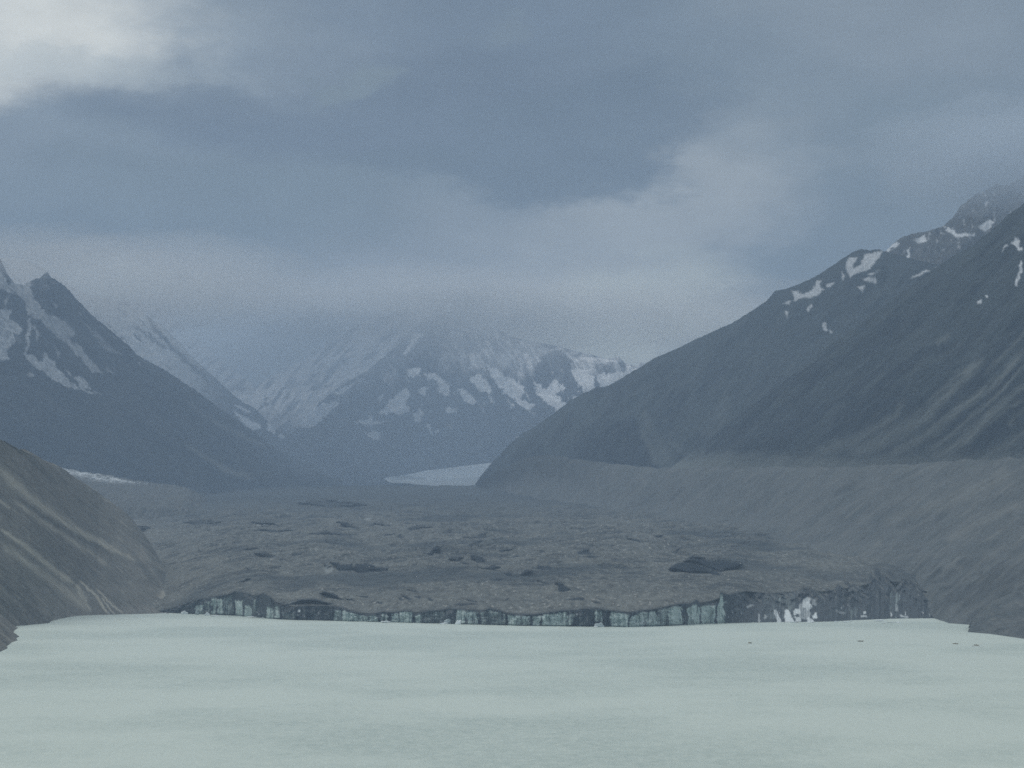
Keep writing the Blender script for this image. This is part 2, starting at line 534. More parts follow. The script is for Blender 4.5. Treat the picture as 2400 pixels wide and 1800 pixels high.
# --- what the face shows: clean blue-green ice, white fresh breaks, dirt
ZC = [(457, 475, 0, .62, .62), (475, 492, 0, .8, .4), (496, 507, .05, .97, 1.0), (510, 523, .08, .82, .9), (524, 547, .05, .95, .4), (552, 569, .05, .62, .95), (573, 590, 0, .5, .8),
      (592, 603, .2, .8, .4), (606, 615, .1, .5, .3), (625, 642, .02, .5, .62), (644, 656, .1, .85, .6), (660, 692, 0, .62, .28), (781, 803, 0, .8, .55), (803, 850, 0, .8, .8), (850, 884, 0, .8, .68),
      (893, 909, .1, .8, .55), (918, 935, 0, .85, .85), (937, 967, .05, .92, .95), (973, 986, 0, .8, .7), (986, 1046, .05, .9, .33), (1070, 1090, .1, 1, 1.0),
      (1091, 1121, 0, .92, .6), (1126, 1188, 0, .92, .38), (1190, 1212, 0, .85, .9), (1210, 1243, .08, .9, .75), (1248, 1266, 0, .88, .8), (1270, 1330, .05, .88, .85),
      (1331, 1346, .1, .8, .5), (1348, 1376, 0, .55, .3), (1393, 1412, .3, .97, .5), (1430, 1473, 0, .97, 1.0), (1476, 1500, 0, .75, .8), (1496, 1540, 0, .88, .62),
      (1540, 1566, .05, .95, .5), (1567, 1597, .05, .95, .85), (1597, 1612, 0, .6, .25), (1612, 1640, 0, .85, .75), (1642, 1677, 0, .92, .8), (1681, 1696, 0, .97, 1.1),
      (1715, 1790, 0, .5, .18), (1790, 1865, .1, .95, .3), (1990, 2010, 0, .4, .3), (2085, 2110, .1, .75, .38), (1940, 1985, .1, .45, .22)]
ice = np.zeros(CU.shape)
jx = CU + 6.5 * fbm(CU / 13, FR * 2.2, 4, 51) + 2.5 * fbm(CU / 4, FR * 5, 2, 53)
for a_, b_, lo, hi, s_ in ZC:
    hh = hi + .16 * fbm(CU / 6, CU * 0 + a_, 3, 52)
    ice = np.maximum(ice, s_ * sst(a_ - 1.5, a_ + 2, jx) * sst(b_ + 1.5, b_ - 2, jx) * sst(lo - .06, lo + .04, FR) * sst(hh + .08, hh - .06, FR))
streak = fbm(CU / 3.2, FR * .8 + 5, 4, 61, gain=.65)
streak2 = fbm(CU / 9, FR * 1.7, 3, 63)
ice = np.clip(ice * (1.0 + .75 * streak + .5 * streak2) - .10 * sst(.1, .6, -streak), 0, 1)
ice *= 1 - .45 * sst(-.1, .5, fbm(CU / 11, FR * 2.4, 4, 68) - .1)
ice = 1.08 * sst(.16, .72, ice) * (.75 + .25 * np.clip(ice, 0, 1))
ice = np.maximum(ice, .22 * sst(.22, .55, fbm(CU / 4, FR * 1.1, 3, 65)) * (FR < .93) * (CU > 430) * (1 - .8 * right[None]))
ice *= 1 - .55 * right[None] * sst(.3, -.1, fbm(CU / 20, FR * 2, 3, 66))
white = np.zeros(CU.shape)
wx, wy = warp(CU, PY, 3.0, 7, 71)
z5 = lambda *p: zp(1840, 1360, .1808, *p)
z4 = lambda *p: zp(1350, 1340, .2486, *p)
for pl, s_ in ((z5((220, 290), (240, 240), (300, 215), (325, 240), (320, 290), (360, 350), (300, 400), (230, 350)), .8),
               (z5((110, 420), (130, 370), (190, 370), (200, 430), (120, 450)), .85), (z5((0, 380), (30, 400), (60, 470), (100, 545), (0, 545)), 1),
               (z5((120, 470), (200, 480), (210, 540), (140, 530)), .8), (z5((355, 460), (400, 415), (420, 480), (370, 505)), 1), (z5((290, 470), (340, 500), (385, 545), (290, 545)), .85),
               (z5((190, 300), (230, 300), (340, 420), (320, 520), (200, 500), (160, 420)), .45), (z5((340, 230), (400, 250), (400, 330), (350, 320)), .3),
               (z4((1600, 330), (1640, 305), (1685, 315), (1610, 345)), .45), (z4((1980, 350), (2000, 360), (2060, 475), (1990, 470)), 1), (z4((1860, 360), (1890, 350), (1940, 480), (1900, 480)), .75),
               (z4((1715, 400), (1735, 400), (1740, 480), (1720, 480)), .5), (z4((1780, 400), (1800, 420), (1790, 450), (1770, 440)), .5), (z4((600, 470), (640, 460), (690, 470), (680, 500), (620, 510)), .4),
               (z5((1010, 410), (1040, 405), (1050, 430), (1010, 435)), .95), (z5((985, 455), (1060, 455), (1060, 480), (990, 480)), .7), (z5((1480, 440), (1510, 450), (1600, 480), (1590, 490), (1500, 470)), .8),
               (z5((1365, 420), (1380, 410), (1390, 460), (1375, 465)), .7), (z5((640, 390), (700, 390), (800, 425), (740, 440), (680, 420)), .28), (z5((1420, 300), (1470, 330), (1470, 410), (1430, 400)), .35),
               (z5((1770, 410), (1800, 415), (1790, 435)), .4), (zp(350, 1340, .2486, (1400, 370), (1412, 352), (1425, 365), (1415, 385)), .9)):
    white = np.maximum(white, s_ * poly_mask(wx, wy, pl, 1.2))
white = np.maximum(white, .7 * sst(.42, .55, fbm(CU / 5, FR * 3.5, 4, 74) + .15 * gn(CU / 70, FR * 0, 75)) * (FR < .8) * sst(430, 480, CU))
white = np.clip(white * (1 + .5 * fbm(CU / 3, PY / 3, 3, 73)), 0, 1)
# debris lying on the slope at the right, between dirty ice
pale = right[None] * sst(.12, .4, fbm((CU - PY) / 9, (CU + PY) / 34, 4, 81) + .6 * (FR - .74)) * .95
topd = sst(.80 + .1 * fbm(cu / 12, cu * 0, 3, 83)[None], 1.0, FR) * (1 - right[None])
crackd = np.clip(cracks / 7, 0, 1)[None] * np.ones_like(FR)

m, n, l, b = mat_new("glacier_ice", .6)
t = n.new("ShaderNodeTexCoord")
f1, r1 = noise(n, l, 1 / 3.0, 5, .65, (1, 1, .22), tcn=t)
c = mixc(n, l, f1, (.022, .032, .042), (.050, .064, .074))
ci = mixc(n, l, f1, (.28, .375, .365), (.52, .61, .59))
c = mixc(n, l, attr(n, 'ice'), c, ci)
c = mixc(n, l, attr(n, 'pale'), c, (.12, .13, .13))
c = mixc(n, l, attr(n, 'white'), c, (.68, .74, .76))
l.new(c, b.inputs['Base Color'])
b.inputs['Specular IOR Level'].default_value = .3
bn = n.new("ShaderNodeBump"); bn.inputs['Distance'].default_value = 1.2
l.new(r1, bn.inputs['Height']); l.new(bn.outputs[0], b.inputs['Normal'])
ICE = m

glacier = bpy.data.objects.new("glacier", None)
glacier.location = (0, 2700, 0)
glacier.empty_display_size = 50
link(glacier, label="wide grey debris covered glacier ending in an ice cliff at the lake", cat="glacier")
off = np.array([0, 2700, 0])
link(mesh_np("ice_cliff", VC - off, gridfaces(NVc, NU), ICE, dict(ice=ice * (1 - topd), white=white, pale=pale)), glacier,
     label="dirty dark ice face with blue green clean patches")

# --- debris surface, bare ice scars cut into it
YT = VC[0, :, 1]
rowsG = []
top_pts = list(zip(cu, tpy, YT))
xl = lambda x: np.interp(x, cu, np.arange(NU))


def grow(py_off, base_py, Y):  # a band of the surface across the valley
    return None


def gsm(a, w):
    k = np.exp(-(np.arange(-3 * w, 3 * w + 1) / w) ** 2 / 2); k /= k.sum()
    return np.convolve(np.pad(a, 3 * w, mode='edge'), k, 'valid')


YTS = gsm(YT, 45) + 6
tpyS = gsm(tpy, 30)


def surfY(px, py):
    """depth of the glacier surface seen at a pixel: rises gently up-valley"""
    T = np.interp(px, cu, tpyS); y0 = np.interp(px, cu, YTS)
    key_d = np.array([0, 20, 60, 110, 160, 200, 235, 262, 285, 310, 340])
    key_y = np.array([1.0, 1.03, 1.11, 1.26, 1.47, 1.72, 2.02, 2.36, 2.80, 3.3, 3.8])
    # distance up the picture from the cliff line, normalised to a 310 px wide band
    d = (T - py) * 310.0 / (T - 1140)
    return y0 * np.interp(d, key_d, key_y)


NG, MG = 1500, 620
gx = np.linspace(60, 2330, NG)
tg = np.interp(gx, cu, tpy)
# left of the face and right of it, the surface carries on under the moraines
gv = np.linspace(0, 1, MG) ** 1.0
topY = 1142 + 3 * np.sin(gx / 210) + 2.5 * fbm(gx / 40, gx * 0, 4, 91)
GX = np.repeat(gx[None], MG, 0)
tgS = gsm(tg, 22)
GY = tgS[None] + (topY - tgS)[None] * gv[:, None] + (tg - tgS)[None] * np.clip(1 - gv / .07, 0, 1)[:, None] ** 1.5
GYY = surfY(GX, GY)
y0g = np.interp(gx, cu, YT)
P0 = at(GX, GY, GYY)
# hummocks (metres)
hum = 11 * fbm(P0[..., 0] / 110, P0[..., 1] / 170, 6, 101, gain=.55) + 5.0 * ridged(P0[..., 0] / 70, P0[..., 1] / 110, 4, 103)
frontfade = (sst(0, .05, gv) * (.25 + .75 * sst(.08, .55, gv)))[:, None]
GROW = hum * frontfade

z3 = lambda *p: zp(1040, 1250, .226, *p)
z6 = lambda *p: zp(1540, 1250, .1628, *p)
z7 = lambda *p: zp(540, 1180, .2712, *p)
SC = [
    (z6((165, 515), (260, 435), (420, 415), (580, 430), (700, 470), (930, 585), (880, 605), (740, 575), (600, 560), (430, 555), (300, 525)), 1),
    (z6((380, 390), (500, 320), (620, 335), (740, 375), (850, 385), (880, 350), (1120, 405), (1225, 430), (1150, 510), (1000, 520), (920, 560), (760, 500), (600, 425), (480, 390)), .9),
    (z6((240, 265), (290, 215), (345, 208), (290, 260)), .7), (z6((-60, 30), (60, 20), (120, 45), (30, 60)), .5),
    (z3((280, 215), (310, 205), (380, 240), (450, 290), (380, 305), (290, 280)), .9), (z3((340, 325), (420, 360), (500, 330), (590, 345), (520, 370), (600, 390), (520, 385), (400, 358)), .7),
    (z3((630, 410), (660, 395), (720, 410), (690, 430), (780, 435), (850, 370), (920, 385), (830, 430), (740, 450), (650, 435)), .85),
    (z3((920, 350), (990, 325), (1160, 348), (1100, 370), (980, 372)), .9), (z3((950, 308), (1080, 290), (1200, 265), (1110, 300)), .6),
    (z3((460, 478), (560, 462), (640, 470), (560, 495)), .8), (z3((970, 478), (1040, 500), (1105, 520), (1040, 525)), .7),
    (z3((1160, 500), (1230, 520), (1330, 585), (1240, 608), (1190, 600), (1185, 550)), .9),
    (z3((1240, 688), (1380, 665), (1440, 660), (1470, 690), (1300, 692)), .75), (z3((1540, 705), (1580, 700), (1640, 730), (1570, 725)), .8), (z3((1580, 665), (1710, 690), (1620, 688)), .45),
    (z3((1380, 190), (1480, 155), (1535, 195), (1530, 218), (1400, 215)), .8), (z3((1450, 240), (1520, 228), (1620, 240), (1560, 255)), .7),
    (z3((1490, 130), (1540, 100), (1560, 140), (1510, 145)), .5), (z3((1890, 40), (1960, 45), (2050, 68), (2190, 80), (2040, 88), (1950, 70)), .8),
    (z3((570, 185), (630, 145), (720, 155), (650, 180), (600, 200)), .7), (z3((1000, 180), (1020, 160), (1060, 198), (1000, 195)), .7), (z3((190, 30), (330, 22), (530, 20), (440, 45), (270, 55)), .6),
    (z3((300, 85), (390, 60), (400, 80), (340, 110)), .6), (z3((40, 270), (100, 240), (190, 245), (140, 295)), .6), (z3((180, 295), (220, 290), (290, 325), (210, 320)), .5),
    (z3((710, 240), (760, 220), (790, 238), (730, 250)), .6), (z3((570, 268), (650, 280), (690, 295), (600, 280)), .5), (z3((130, 190), (190, 185), (200, 210), (150, 212)), .5),
    (z3((100, 738), (230, 738), (300, 722), (370, 740), (280, 738), (170, 755)), .8), (z3((230, 680), (290, 685), (350, 710), (300, 710)), .6), (z3((610, 705), (680, 660), (660, 695)), .7),
    (z3((1310, 720), (1360, 730), (1330, 742)), .5), (z3((1130, 690), (1160, 695), (1150, 705)), .5), (z3((1320, 425), (1390, 440), (1350, 442)), .5), (z3((1390, 245), (1400, 245), (1400, 275), (1390, 275)), .4),
    (z7((810, 520), (860, 545), (820, 575)), .6), (z7((865, 505), (920, 510), (950, 530), (1050, 525), (1050, 585), (930, 580), (900, 530)), .85),
    (z7((1055, 560), (1090, 525), (1170, 520), (1260, 545), (1360, 550), (1365, 580), (1250, 585), (1130, 598), (1075, 590)), .95),
    (z7((520, 440), (560, 415), (640, 420), (600, 438), (540, 452)), .75), (z7((120, 390), (210, 375), (250, 390), (150, 402)), .35), (z7((210, 430), (290, 425), (400, 455), (330, 470), (240, 445)), .35),
    (z7((320, 565), (360, 535), (430, 535), (400, 560)), .4), (z7((130, 545), (180, 555), (230, 585), (170, 590)), .3),
    (z7((775, 770), (810, 758), (880, 775), (960, 820), (1000, 840), (940, 830), (860, 795)), .9), (z7((990, 815), (1040, 820), (1105, 848), (1040, 835)), .6), (z7((1090, 795), (1190, 800), (1190, 820), (1150, 815)), .5),
    (z7((430, 885), (520, 860), (610, 825), (720, 820), (820, 845), (890, 870), (800, 862), (700, 840), (620, 842), (540, 870), (480, 890)), .9),
    (z7((50, 690), (110, 655), (175, 640), (110, 675)), .6), (z7((1530, 740), (1600, 748), (1645, 770), (1580, 765)), .6), (z7((1475, 785), (1530, 800), (1575, 830), (1530, 830)), .8),
    (z7((1440, 805), (1500, 830), (1470, 838)), .7), (z7((1580, 795), (1650, 800), (1640, 818), (1600, 812)), .8), (z7((1690, 805), (1740, 820), (1770, 840), (1730, 838)), .8), (z7((1250, 850), (1320, 852), (1310, 868), (1260, 866)), .8),
    (z7((1940, 868), (2050, 860), (2140, 868), (2000, 880)), .7), (z7((2040, 825), (2130, 845), (2130, 858), (2060, 840)), .6),
    (z7((410, 850), (470, 852), (460, 870), (420, 868)), .5), (z7((1730, 400), (1750, 375), (1815, 368), (1810, 395), (1760, 405), (1750, 450), (1650, 430), (1720, 430)), .8),
    (z7((1890, 465), (1950, 450), (2005, 455), (1980, 480), (1940, 492)), .6), (z7((1520, 215), (1560, 195), (1640, 195), (1730, 198), (1650, 215), (1560, 232)), .6),
    (z7((1300, 265), (1380, 255), (1420, 260), (1350, 280)), .5), (z7((1440, 280), (1470, 265), (1500, 290), (1470, 302)), .5), (z7((920, 155), (990, 155), (1070, 185), (1140, 215), (1080, 215), (980, 180)), .6),
    (z7((1180, 185), (1250, 165), (1390, 185), (1380, 200), (1280, 182)), .6), (z7((670, 262), (760, 245), (830, 228), (860, 245), (1080, 265), (1040, 282), (900, 262), (760, 268)), .5),
    (z7((160, 225), (290, 212), (400, 230), (500, 210), (550, 232), (430, 245), (350, 250), (260, 232)), .5), (z7((190, 152), (300, 155), (400, 180), (640, 220), (560, 212), (420, 185), (260, 175)), .5),
    (z7((1815, 255), (1900, 215), (1930, 235), (1880, 260)), .4), (z7((1930, 240), (2090, 238), (1980, 258)), .4), (z7((1995, 290), (2100, 280), (2212, 240), (2212, 280), (2100, 300)), .55),
    # far, small: along the head of the flow
    ([(275, 1243), (330, 1232), (350, 1236), (300, 1250)], .35), ([(430, 1222), (470, 1218), (500, 1226), (460, 1230)], .5),
    ([(480, 1218), (520, 1222), (500, 1230)], .4), ([(700, 1178), (780, 1172), (860, 1182), (770, 1190)], .3),
]
GYV = GY - GROW * F / GYY          # where a point shows once the hummocks have lifted it
sx_, sy_ = warp(GX, GYV, 2.6, 9, 111)
scar_shade = np.zeros(GX.shape)
GYY2 = GYY.copy()
for pl, s_ in SC:
    mk = poly_mask(sx_, sy_, pl, 1.3)
    if mk.max() <= 0: continue
    P = np.array(pl); pxm = P[:, 0].mean()
    pyb = P[:, 1].max()
    Yb = surfY(np.clip(GX, pl[0][0] - 300, 2230), np.full(GX.shape, pyb)) * 1.003
    mk3 = poly_mask(sx_, sy_, pl, 3.0)
    GYY2 = GYY2 + (np.minimum(GYY2, Yb) - GYY2) * mk3 * .85
    scar_shade = np.maximum(scar_shade, mk * min(1, .35 + .75 * s_))
# random smaller scars where the surface breaks up (centre of the field)
rs = sst(.25, .38, fbm(GX / 26, GY / 6.5, 3, 121) + .20 * gn(GX / 160, GY / 60, 123)) * sst(1165, 1195, GY) * sst(1395, 1370, GY) * sst(420, 560, GX) * sst(1700, 1400, GX)
scar_shade = np.maximum(scar_shade, rs * .55)
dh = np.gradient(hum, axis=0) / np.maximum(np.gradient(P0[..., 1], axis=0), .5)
face = sst(.045, .13, dh) * sst(1400, 1375, GY) * sst(1150, 1180, GY) * sst(300, 420, GX) * sst(2000, 1700, GX)  # camera-facing hummock slopes: relief shade painted dark, along with bare ice
scar_shade = np.maximum(scar_shade, .62 * face * sst(-.25, .15, fbm(GX / 120, GY / 40, 3, 127)))
scar_shade = np.clip(scar_shade * (1 + .35 * fbm(GX / 5, GY / 3, 3, 125)), 0, 1)
PG = at(GX, GY, GYY2)
PG[..., 2] += GROW * (1 - .7 * sst(.1, .6, scar_shade))
# join the front row to the cliff
inside = (gx > 357) & (gx < 2228)
for a_ in range(3):
    PG[0, inside, a_] = np.interp(gx[inside], cu, VC[0, :, a_])
PG[0, ~inside, 2] = np.minimum(PG[0, ~inside, 2], 5)
dark_d = np.maximum(.85 * sst(.05, .4, fbm(P0[..., 0] / 300, P0[..., 1] / 420, 4, 131)), .9 * sst(1235, 1165, GY + 20 * fbm(GX / 90, GY / 14, 4, 132)))
thin = sst(6, 1, (tg[None] - GY)) * .5 * (GX > 380) * (GX < 2200)     # wet dark lip above the face
# right-hand dark broken slope continues up into the debris
rb = sst(.05, .3, fbm((GX - GY) / 16, (GX + GY) / 60, 4, 133)) * sst(1900, 1980, GX) * sst(2215, 2170, GX) * sst(34, 8, tg[None] - GY)
scar_shade = np.maximum(scar_shade, rb * .85)
talus = .8 * sst(1.1, .2, np.hypot((GX - 330) / 230, (GY - 1330) / 75) + .35 * fbm(GX / 40, GY / 20, 4, 141)) * (.7 + .6 * fbm((GX + GY) / 6, (GX - GY) / 70, 3, 143))
talus = np.maximum(talus, .6 * line_mask(GX, GYV, [(190, 1120), (203, 1140), (270, 1192), (328, 1270), (372, 1360), (400, 1420)], 45, 45))
white_g = np.zeros(GX.shape)
for cx_, cy_, w_, h_ in ((612, 1229, 14, 5), (770, 1335, 12, 9), (862, 1217, 8, 3), (776, 1328, 6, 6)):
    white_g = np.maximum(white_g, .55 * sst(1.2, .6, np.hypot((sx_ - cx_) / w_, (sy_ - cy_) / h_)))
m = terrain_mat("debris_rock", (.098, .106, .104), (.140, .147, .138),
                (('darker', (.052, .064, .072)), ('talus', (.165, .168, .155)), ('scar_shade', (.018, .026, .036)), ('pale', (.33, .36, .36))),
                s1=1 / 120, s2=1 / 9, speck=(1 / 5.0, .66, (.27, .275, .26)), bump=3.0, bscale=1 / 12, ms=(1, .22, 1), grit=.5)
DEB = m
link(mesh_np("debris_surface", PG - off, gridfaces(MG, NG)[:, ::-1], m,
             dict(talus=np.clip(talus, 0, 1), scar_shade=np.maximum(scar_shade, thin), darker=dark_d, pale=white_g)), glacier)

# ================================================================ MORAINES AND MOUNTAINS
zL = lambda *p: zp(0, 1000, .3376, *p)


def wrow(pts):
    return [(x, y, float(ywater(x, y, -.5)) if Y is None else Y) for x, y, Y in pts]


# --- left moraine wall
rows = [
    [(-420, 780, 2750), (-150, 960, 2840), (0, 1030, 2960), (34, 1051, 3050), (61, 1054, 3150), (88, 1073, 3250), (128, 1088, 3430), (159, 1111, 3530), (203, 1138, 3650), (270, 1192, 3700), (328, 1270, 3620), (372, 1360, 3400), (400, 1422, 3160)],
    [(-420, 1150, 2520), (-150, 1190, 2610), (0, 1215, 2750), (70, 1228, 2900), (150, 1250, 3180), (230, 1295, 3400), (300, 1350, 3370), (358, 1402, 3260), (398, 1432, 3110)],
    [(-420, 1400, 2300), (-150, 1385, 2420), (0, 1375, 2570), (60, 1376, 2730), (140, 1382, 3000), (230, 1396, 3160), (305, 1413, 3170), (362, 1426, 3130), (398, 1437, 3070)],
    wrow([(-420, 1500, None), (-150, 1482, None), (0, 1472, None), (44, 1468, None), (111, 1462, None), (128, 1454, None), (182, 1444, None), (290, 1441, None), (380, 1439, None), (396, 1440, None)]),
]
PX, PYy, YY = loft(rows, 560, 420)
V = at(PX, PYy, YY)
ac, al = rot(PX, PYy, 42)
g = ridged(ac / 24, al / 300, 4, 201) * 3.2 + fbm(ac / 8, al / 50, 4, 203) * 1.8 + fbm(V[..., 0] / 220, V[..., 1] / 300, 3, 205) * 4
fade = np.linspace(0, 1, 420)[:, None]
V[..., 2] += g * sst(0, .12, fade) * sst(1, .9, fade) + sst(.12, 0, fade) * 3 * fbm(PX / 12, PX * 0, 3, 207)
V[..., 0] += sst(.93, 1, fade) * 8 * fbm(PX / 9, PX * 0, 3, 209)
# keep nothing of the bank dangling below the lake bed
PX, PYy = proj(V)
px_, py_ = warp(PX, PYy, 5, 30, 211)
pal = np.zeros(PX.shape)
for pts, w0, w1, s_ in (
        (zL((-60, 230), (100, 400), (250, 520), (500, 700), (800, 860), (1000, 960)), 12, 5, .5),
        (zL((60, 480), (260, 640), (520, 800), (800, 1000)), 4, 6, .38), (zL((-20, 690), (200, 850), (400, 1010), (540, 1120)), 4, 8, .62), (zL((520, 1080), (640, 1290)), 7, 3, .55),
        (zL((-20, 780), (200, 960), (380, 1080), (560, 1220), (640, 1300)), 6, 14, .4), (zL((540, 1060), (660, 1170), (760, 1310)), 2.4, 3.2, .95), (zL((660, 1120), (780, 1240), (870, 1310)), 2, 2.4, .7),
        (zL((150, 560), (300, 680)), 3, 3, .4), (zL((-10, 500), (80, 580)), 3, 3, .4), (zL((700, 1180), (800, 1310)), 1.5, 1.5, .6), (zL((1100, 1200), (1180, 1100), (1330, 1010)), 8, 3, .35)):
    pal = np.maximum(pal, s_ * line_mask(px_, py_, pts, w0, w1))
grain = fbm(ac / 3.0, al / 60, 3, 213)
rill = fbm(ac / 2.4, al / 45, 4, 214)
pal = np.clip(1.5 * pal * (1 + .9 * grain) + .30 * sst(.12, .5, -rill) + .22 * sst(.1, .7, fbm(ac / 8, al / 120, 4, 215)), 0, 1)
drk = .7 * sst(0, .55, fbm(ac / 20, al / 160, 4, 217) - .2 + .5 * sst(1290, 1400, PYy) * sst(260, 60, PX))
drk = np.maximum(drk, line_mask(px_, py_, zL((120, 490), (420, 690), (680, 830), (940, 920), (1050, 1050), (1170, 1190)), 5, 8) * .75)
drk = np.maximum(drk, .6 * sst(.1, .5, rill))
drk = np.maximum(drk, sst(40, 30, PX) * sst(1440, 1470, PYy) * .5)
V, A = with_back(V, dict(pale=pal, dark=drk, green=.5 * sst(1075, 1030, PYy) * sst(-.1, .3, fbm(PX / 18, PYy / 7, 3, 219)) + .35 * line_mask(px_, py_, zL((200, 860), (400, 1010), (560, 1130)), 5, 5)), 700, 160, side=-1)
m = terrain_mat("moraine_gravel", (.130, .133, .126), (.178, .177, .166), (('dark', (.062, .068, .068)), ('green', (.100, .110, .085)), ('pale', (.40, .385, .33))),
                s1=1 / 60, s2=1 / 5, speck=(1 / 2.6, .71, (.30, .29, .27)), bump=1.6, bscale=1 / 7)
link(mesh_np("moraine", V, gridfaces(*V.shape[:2]), m, A), kind='structure',
     label="steep brown gravel moraine bank with pale slide streaks at the left shore", cat="moraine")

# --- small near bank at the far left
wps = [(35, 1468), (45, 1474), (37, 1480), (33, 1486), (48, 1494), (41, 1498), (45, 1503), (31, 1508), (27, 1512), (19, 1517), (22, 1522), (5, 1530), (-8, 1538), (-60, 1570), (-150, 1620)]
rows = []
for k, (x, y) in enumerate(wps):
    Yq = float(ywater(x, y, -1))
    rows.append([(x - 380, y - 190, Yq * 1.06), (x - 140, y - 88, Yq * 1.03), (x - 45, y - 34, Yq * 1.012), (x - 12, y - 9, Yq * 1.003), (x, y, Yq)])
PX, PYy, YY = loft(rows, 200, 240, smooth_v=False)
V = at(PX, PYy, YY)
fu = np.linspace(0, 1, 200)[None]
V[..., 2] += (2.2 * ridged(V[..., 0] / 30, V[..., 1] / 60, 4, 221) - .6 + .8 * fbm(V[..., 0] / 7, V[..., 1] / 9, 3, 222)) * sst(1, .8, fu)
V[..., 0] += 1.2 * fbm(PYy / 2.5, PX * 0, 3, 223)
ac2, al2 = rot(PX, PYy, 38)
A = dict(pale=.35 * sst(.0, .6, fbm(ac2 / 6, al2 / 50, 4, 225)), dark=.65 * sst(-.2, .5, fbm(ac2 / 12, al2 / 50, 4, 226)), green=0 * PX)
V, A = with_side(V, A, -1)
caps = []                               # the bank also slopes down to the water on its near end
for q in (.3, .65, 1.0):
    c_ = V[-1].copy(); c_[:, 1] -= 110 * q; c_[:, 2] = c_[:, 2] * (1 - q) - 3 * q; caps.append(c_)
V = np.concatenate([V, np.array(caps)], 0)
A = {k: np.concatenate([a, np.repeat(a[-1:], 3, 0)], 0) for k, a in A.items()}
V, A = with_back(V, A, 60, 45)
link(mesh_np("lake_shore", V, gridfaces(*V.shape[:2]), m, A), kind='structure',
     label="dark gravel spit with a ragged edge at the left end of the lake", cat="shore")

# --- right moraine bench
topR = [(1085, 1162, 9000), (1110, 1143, 8600), (1160, 1108, 8000), (1215, 1080, 7500), (1278, 1064, 7000), (1350, 1076, 6600), (1430, 1087, 6200), (1540, 1097, 5700), (1620, 1097, 5350), (1700, 1094, 5050),
        (1800, 1096, 4750), (1900, 1095, 4500), (2000, 1093, 4250), (2100, 1089, 4080), (2180, 1084, 3950), (2250, 1078, 3850), (2330, 1077, 3750), (2400, 1073, 3650), (2600, 1050, 3400), (2900, 1020, 3200)]
rows = [topR,
        [(1095, 1166, 8800), (1250, 1120, 7200), (1430, 1140, 6000), (1600, 1155, 5200), (1800, 1165, 4500), (2000, 1170, 4000), (2200, 1185, 3600), (2400, 1200, 3300), (2650, 1210, 3000), (2900, 1215, 2800)],
        [(1100, 1170, 8600), (1250, 1160, 7000), (1430, 1182, 5800), (1600, 1205, 5000), (1800, 1228, 4300), (2000, 1250, 3800), (2200, 1290, 3350), (2400, 1325, 2950), (2650, 1350, 2700), (2900, 1360, 2500)],
        [(1105, 1172, 8500), (1250, 1172, 6900), (1430, 1196, 5650), (1600, 1225, 4850), (1800, 1255, 4150), (2000, 1295, 3600), (2120, 1345, 3150), (2230, 1405, 2850), (2330, 1430, 2620), (2400, 1438, 2480), (2650, 1470, 2350), (2900, 1490, 2200)],
        [(1110, 1176, 8300), (1250, 1182, 6700), (1430, 1206, 5500), (1600, 1238, 4700), (1800, 1272, 4000), (2000, 1320, 3450), (2120, 1380, 3020), (2215, 1451, 2790)] +
        wrow([(2196, 1462, None), (2280, 1466, None), (2330, 1469, None), (2400, 1480, None), (2650, 1520, None), (2900, 1560, None)])[1:],
        ]
rows[-1][7] = (2190, 1449, 2830)
rows[-1].insert(8, (2225, 1462, float(ywater(2225, 1462, -.5))))
PX, PYy, YY = loft(rows, 900, 420)
V = at(PX, PYy, YY)
fade = np.linspace(0, 1, 420)[:, None]
ac, al = rot(PX, PYy, -38)
g = ridged(ac / 26, al / 200, 4, 301) * 7 + fbm(ac / 10, al / 50, 3, 303) * 2.5 + fbm(V[..., 0] / 200, V[..., 1] / 300, 4, 305) * 9
V[..., 2] += g * sst(0, .10, fade) * sst(1, .9, fade) + sst(.1, 0, fade) * 9 * fbm(PX / 45, PX * 0, 5, 307)
PX, PYy = proj(V)
px_, py_ = warp(PX, PYy, 6, 30, 311)
zR = lambda *p: zp(1200, 1050, .5425, *p)
pal = .42 * sst(.05, .6, fbm(ac / 8, al / 110, 4, 313)) * sst(1500, 2100, PX) + .10
for pts, w0, w1, s_ in ((zR((2212, 100), (2050, 160), (1800, 260), (1560, 340)), 20, 14, .4), (zR((2212, 230), (2000, 330), (1850, 420)), 14, 10, .45), (zR((370, 110), (375, 210)), 3, 3, .5),
                        (zR((560, 120), (580, 160)), 6, 4, .4), (zR((2150, 400), (2000, 520), (1920, 600)), 12, 8, .3), (zR((1900, 500), (1950, 530)), 10, 10, .35)):
    pal = np.maximum(pal, s_ * line_mask(px_, py_, pts, w0, w1))
drk = .8 * sst(0, .55, fbm(ac / 20, al / 130, 4, 315) - .12 + .45 * sst(1285, 1330, PYy) * sst(2150, 2260, PX))
A = dict(pale=np.clip(pal * (1 + .4 * fbm(ac / 3, al / 50, 3, 317)), 0, 1), dark=drk, green=.25 * sst(.1, .5, fbm(PX / 50, PYy / 18, 3, 319)) * sst(1140, 1090, PYy))
V, A = with_back(V, A, 500, 70, side=1)
m2 = terrain_mat("moraine_gravel_right", (.074, .087, .093), (.112, .123, .126), (('dark', (.044, .053, .060)), ('green', (.065, .080, .060)), ('pale', (.20, .205, .19))),
                 s1=1 / 70, s2=1 / 7, speck=(1 / 3.0, .72, (.27, .27, .25)), bump=1.8, bscale=1 / 8)
link(mesh_np("moraine", V, gridfaces(*V.shape[:2]), m2, A), kind='structure',
     label="long grey moraine bench below the dark mountain on the right", cat="moraine")

